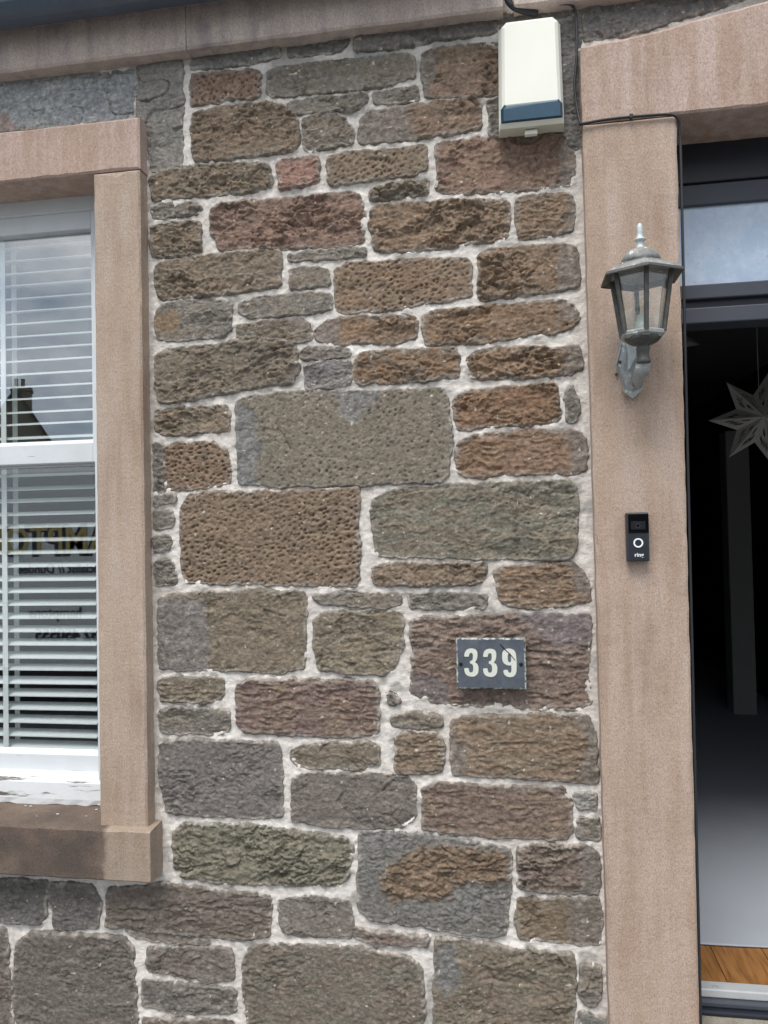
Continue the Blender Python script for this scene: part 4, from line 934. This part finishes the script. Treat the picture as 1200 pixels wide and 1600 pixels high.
def digit(loops):
    cu = bpy.data.curves.new('digit', 'CURVE'); cu.dimensions = '2D'; cu.fill_mode = 'BOTH'; cu.extrude = .0004
    for lp_ in loops:
        sp = cu.splines.new('POLY'); sp.points.add(len(lp_)-1); sp.use_cyclic_u = True
        for i, (a, b) in enumerate(lp_):
            w_ = P(680+a/6.667, 960+b/6.667, PY-.0005)+iv; sp.points[i].co = (w_[0], w_[2], 0, 1)
    tmp = bpy.data.objects.new('digit', cu); COL.objects.link(tmp); dg = bpy.context.evaluated_depsgraph_get()
    me = bpy.data.meshes.new_from_object(tmp.evaluated_get(dg)); bpy.data.objects.remove(tmp); me.materials.clear(); me.materials.append(M_DIGIT)
    o = bpy.data.objects.new('digit', me); link(o, pq); o.rotation_euler = (R(90), 0, 0); o.location = (0, oy-.0006, 0)
def cat(p):   # gentle corner rounding of the traced digits
    p = np.array(p, float); q = np.roll(p, -1, 0); return np.stack([p+(q-p)*.2, q-(q-p)*.2], 1).reshape(-1, 2)
digit([cat(T3)]); digit([cat([(x+196, y+3) for x, y in T3])]); digit([cat(T9), cat(H9)])
for a, b in ((720, 1037.5), (814, 1038)):
    q = P(a, b, PY)+iv; MB().rings([[(q[0]+r*math.cos(2*math.pi*j/14), y, q[2]+r*math.sin(2*math.pi*j/14)) for j in range(14)] for r, y in ((.0048, oy+.001), (.0048, oy-.001), (.0034, oy-.0026))]).build('screw', M_SCREW, pq)
MB().rings([[tuple(P(680+a/6.667, 960+b/6.667, PY)+iv+np.array([0, y, 0])) for a, b in ((668,303),(674,303),(730,362),(780,408),(838,478),(830,480),(775,415),(722,368))] for y in (-.0008, -.0014)]).build('scratch', M_SCREW, pq)

# ---- cables
def cable(name, pts, r, label):
    o = MB().tube(pts, r, 8).build(name, M_CABLE, None, True); tag(o, label, 'cable', 'cables by the door'); return o
def spline(pts, n=8):
    pts = [np.array(p) for p in pts]; o = []
    for i in range(len(pts)-1):
        p0, p1, p2, p3 = pts[max(i-1, 0)], pts[i], pts[i+1], pts[min(i+2, len(pts)-1)]
        for k in range(n):
            t = k/n; o.append(.5*((2*p1)+(-p0+p2)*t+(2*p0-5*p1+4*p2-p3)*t*t+(-p0+3*p1-3*p2+p3)*t**3))
    o.append(pts[-1]); return o
cable('cable', spline([P(794, -8, -.03), P(812, 14, -.025), P(880, 6, -.03), P(897, 14, -.022), P(901, 50, -.020), P(901, 90, -.02), P(898, 130, -.020), P(901, 165, -.022), P(907, 192, -.035), P(911, 193, -.052), P(945, 187, -.0525), P(987, 182.5, -.0525), P(1035, 179, -.0525), P(1052, 180, -.052), P(1060, 188, -.046), P(1061.5, 205, -.038)]
      + [P(1062+32*(y-220)/1380+1.0, y, -.034) for y in (240, 400, 700, 1000, 1300, 1590, 1640)], 6), .0034, 'thin black cable clipped along the joint of door lintel and jamb, its lower run drawn for a dark gap')  # the run down the jamb stands in for a dark gap
q = P(986, 182.5, -.053); cl = MB().box(q[0]-.004, q[0]+.004, q[1]-.006, q[1]+.004, q[2]-.006, q[2]+.006, .002).build('cable_clip', M_CABLE); tag(cl, 'small black clip holding the cable on the door lintel joint', 'clip')
cable('cable', spline([P(788, -30, -.05), P(790, -8, -.045), P(798, 8, -.04), P(815, 17, -.03), P(840, 22, -.02)], 6), .007, 'thick dark cable end emerging from the gap in the cornice')

# ---- paper stars in the hall
def star(name, px, py, Y, rpx, rot, label, npt=7):
    c = P(px, py, Y); e = P(px+rpx, py, Y); Rr = np.linalg.norm(e-c); o = empty(name, tuple(c)); tag(o, label, 'paper star', 'paper stars hanging in the hall')
    ri = Rr*.50; dp = Rr*.30
    for k in range(npt):
        a = rot+2*math.pi*k/npt; tip = (Rr*math.cos(a), 0, Rr*math.sin(a))
        l = (ri*math.cos(a-math.pi/npt), 0, ri*math.sin(a-math.pi/npt)); r_ = (ri*math.cos(a+math.pi/npt), 0, ri*math.sin(a+math.pi/npt))
        m = MB()
        for s in (-1, 1):
            cc = (0, s*dp, 0)
            for side in (l, r_):
                # each facet as a lattice with cut-outs
                A, B, Cc = Vector(cc), Vector(side), Vector(tip)
                N = 7
                pt = lambda u, v: A*(1-u-v)+B*u+Cc*v
                for i in range(N):
                    for j in range(N-i):
                        hole = 0 < i and 0 < j < N-2-i and (i+j) % 2 == 0 and i+j < N-1
                        u0, v0, st_ = i/N, j/N, 1/N
                        if hole and i+j < N-1: continue
                        q = [pt(u0, v0), pt(u0+st_, v0), pt(u0, v0+st_)]; m.add(q, [(0, 1, 2)])
                        if i+j < N-1: m.add([pt(u0+st_, v0), pt(u0+st_, v0+st_), pt(u0, v0+st_)], [(0, 1, 2)])
        m.build('point', M_PAPER, o, False, False)
    MB().tube([(0, 0, ri*.8), (0, 0, HZ-c[2]+.002)], .0015, 6).build('string', M_PAPER, o)
star('paper_star', 1187, 654, 1.5, 82, R(180), 'large white cut-out paper star hanging in the doorway')
star('paper_star', 1040, 528, 2.3, 55, R(-15), 'paper star with one dim tip showing beside the lantern')

# ================================================================== the street, seen in the window panes
st('pavement', MB().box(-14, 14, -2.6, .02, -.12, 0), M_PAVE)
st('kerb', MB().box(-14, 14, -2.75, -2.601, -.14, .004, .01), M_STEP)
st('road', MB().box(-60, 60, -11, -2.751, -.2, -.12), M_ROAD)
st('ground', MB().box(-400, 400, -600, 400, -.4, -.21), M_GRASS)
GYM = LY+.022
def PRf(px, py, Y): return P(px, py, 2*GYM-Y)*np.array([1, 0, 1])+np.array([0, Y, 0])
VY = -4.2
van = empty('parked_van', (0, VY, -.12)); vt = PRf(60, 722, VY); tag(van, 'white signwritten van reflected in the lower window pane', 'van')
vx0 = PRf(60, 800, VY)[0]-2.6; vx1 = vx0+4.9; vz0, vz1 = .28, vt[2]+.12
van.location = (vx0, VY, -.12)
L_ = vx1-vx0; W_ = 1.85
prof = [(0, vz0), (0, vz1*.93), (.08, vz1), (3.25, vz1), (3.55, vz1*.97), (4.2, vz1*.62), (4.82, vz1*.52), (4.9, vz1*.35), (4.88, vz0)]
bm_ = MB().rings([[(x, y, z) for x, z in ([(p_[0], p_[1] if y in (-W_+.08, -.08) or p_[1] < 1.3 else p_[1]-.10) for p_ in prof])] for y in (0, -.08, -W_+.08, -W_)])
bm_.build('body', M_VAN, van)
MB().box(.3, 4.6, .002, .006, 1.02, 1.03).build('side_crease', M_VBLUE, van)
MB().box(.02, 3.2, .001, .004, .36, .44).build('sill_trim', M_TYRE, van)
MB().rings([[(x, y, z) for x, z in ((3.3, 1.25), (3.3, vz1*.9), (3.5, vz1*.9), (4.05, 1.25))] for y in (.001, .006)]).build('side_window', M_GLOSSK, van)
for wxp in (.85, 3.95):
    for yy in (-.01, -W_+.21):
        wv = MB().rings([[(wxp+r*math.cos(2*math.pi*j/24), y, .33+r*math.sin(2*math.pi*j/24)) for j in range(24)] for r, y in ((.3, yy-.2), (.33, yy-.17), (.33, yy-.02), (.3, yy+.012))]).build('wheel', M_TYRE, van, True)
        MB().rings([[(wxp+r*math.cos(2*math.pi*j/24), y, .33+r*math.sin(2*math.pi*j/24)) for j in range(24)] for r, y in ((.2, yy+.0), (.2, yy+.016), (.1, yy+.02))]).build('rim', M_CEIL, wv)
pO, pA = PRf(28, 862, VY), PRf(158, 862, VY); ch = PRf(90, 814, VY)[2]-PRf(90, 862, VY)[2]
def vtext(s, pxr, py, hpx, mat, bold=0, y=.004, sx=1.0):
    q = PRf(pxr, py, VY); sz = (PRf(pxr, py-hpx, VY)[2]-q[2])/.70
    o = text('lettering', s, sz, mat, van, (q[0]-van.location[0], y, q[2]+.12), (R(90), 0, R(180)), bold, .002, sx, 'LEFT'); return o
vtext('HAMPTONS', 210, 864, 46, M_VBLUE, .020, .003, .86); vtext('HAMPTONS', 209, 863, 44, M_VYEL, .004, .008, .86)
vtext('specialist // Dundee', 172, 894, 14, M_VBLUE, .002); vtext('hamptons', 128, 965, 16, M_VBLUE, .004); vtext('01382 450555', 190, 1000, 18, M_VBLUE, .006)

# far house whose gable and chimney show in the upper pane
HYf = -36.0
def PRu(px, py, Y): return P(px, py, 2*(UY+.022)-Y)*np.array([1, 0, 1])+np.array([0, Y, 0])
ch0, ch1 = PRu(27, 604, HYf), PRu(48, 604, HYf); sl0, sl1 = PRu(47, 643, HYf), PRu(84, 697, HYf)
far = empty('far_house', (ch0[0], HYf, -.2)); tag(far, 'dark gabled house with chimney reflected in the upper window pane', 'house')
far.rotation_euler = (0, 0, R(-31)); far.scale = (.86, 1, 1)
iv = -np.array(far.location)
sl = (sl1[2]-sl0[2])/(sl1[0]-sl0[0]); apx = ch0[0]-.1; apz = sl0[2]+sl*(apx-sl0[0])+.0
ez = 4.6; exr = sl0[0]+(ez-sl0[2])/sl; exl = 2*apx-exr
g = [(exl, -.2), (exr, -.2), (exr, ez), (apx, apz), (exl, ez)]
MB().rings([[(x+iv[0], y, z+iv[2]) for x, z in g] for y in (0, -9)]).build('wall', M_HARL, far)
for a, b in (((exl-.25, ez-.25*abs(sl)), (apx, apz)), ((exr+.25, ez-.25*abs(sl)), (apx, apz))):
    MB().rings([[(a[0]+iv[0], y, a[1]+iv[2]+.03), (b[0]+iv[0], y, b[1]+iv[2]+.03), (b[0]+iv[0], y, b[1]+iv[2]+.18), (a[0]+iv[0], y, a[1]+iv[2]+.18)] for y in (.2, -9.2)]).build('roof', M_RSLATE, far)
chm = MB().box(ch0[0]-.35+iv[0], ch1[0]+iv[0], -.9, .01, 6+iv[2], ch0[2]+iv[2]); chm.box(ch0[0]-.42+iv[0], ch1[0]+.07+iv[0], -.97, .08, ch0[2]-.22+iv[2], ch0[2]-.05+iv[2])
cho = chm.build('chimney', M_HARL, far)
for i in range(2): MB().lathe([(.13, 0), (.11, .45), (.14, .5)], (ch0[0]-.1+i*.4+iv[0], -.45, ch0[2]+iv[2]), 12).build('chimney_pot', M_HARL, cho)
for xx in (apx-1.8, apx+1.0):
    for z_ in (1.0, 3.6):
        wf = MB().box(xx+iv[0], xx+.9+iv[0], -.02, .03, z_+iv[2], z_+1.3+iv[2]).build('window', M_WHITE, far)
        MB().box(xx+.08+iv[0], xx+.82+iv[0], .025, .035, z_+.08+iv[2], z_+1.22+iv[2]).build('pane', M_GLOSSK, wf)

# unseen house across the street, added to block low sky from the hall
ter = empty('sky_blocking_house', (4, -14, -.2)); tag(ter, 'unseen grey harled house across the street, added to block low sky from the cottage door', 'house')
MB().box(-7.5, 8, -7, 0, 0, 5.2).build('wall', M_HARL, ter)
MB().rings([[(x, .35, 5.15), (x, -3.5, 7.9), (x, -7.35, 5.15), (x, -7.35, 5.0), (x, -3.5, 7.7), (x, .35, 5.0)] for x in (-7.7, 8.2)]).build('roof', M_RSLATE, ter)
for xx in (-6, -3.2, .2, 3, 5.8):
    for z_ in (1.0, 3.3):
        wf = MB().box(xx, xx+1.0, -.02, .04, z_, z_+1.4).build('window', M_WHITE, ter); MB().box(xx+.07, xx+.93, .035, .045, z_+.07, z_+1.33).build('pane', M_GLOSSK, wf)
MB().box(-1.6, -.6, -.02, .05, 0, 2.1).build('door', M_FRAMED, ter)
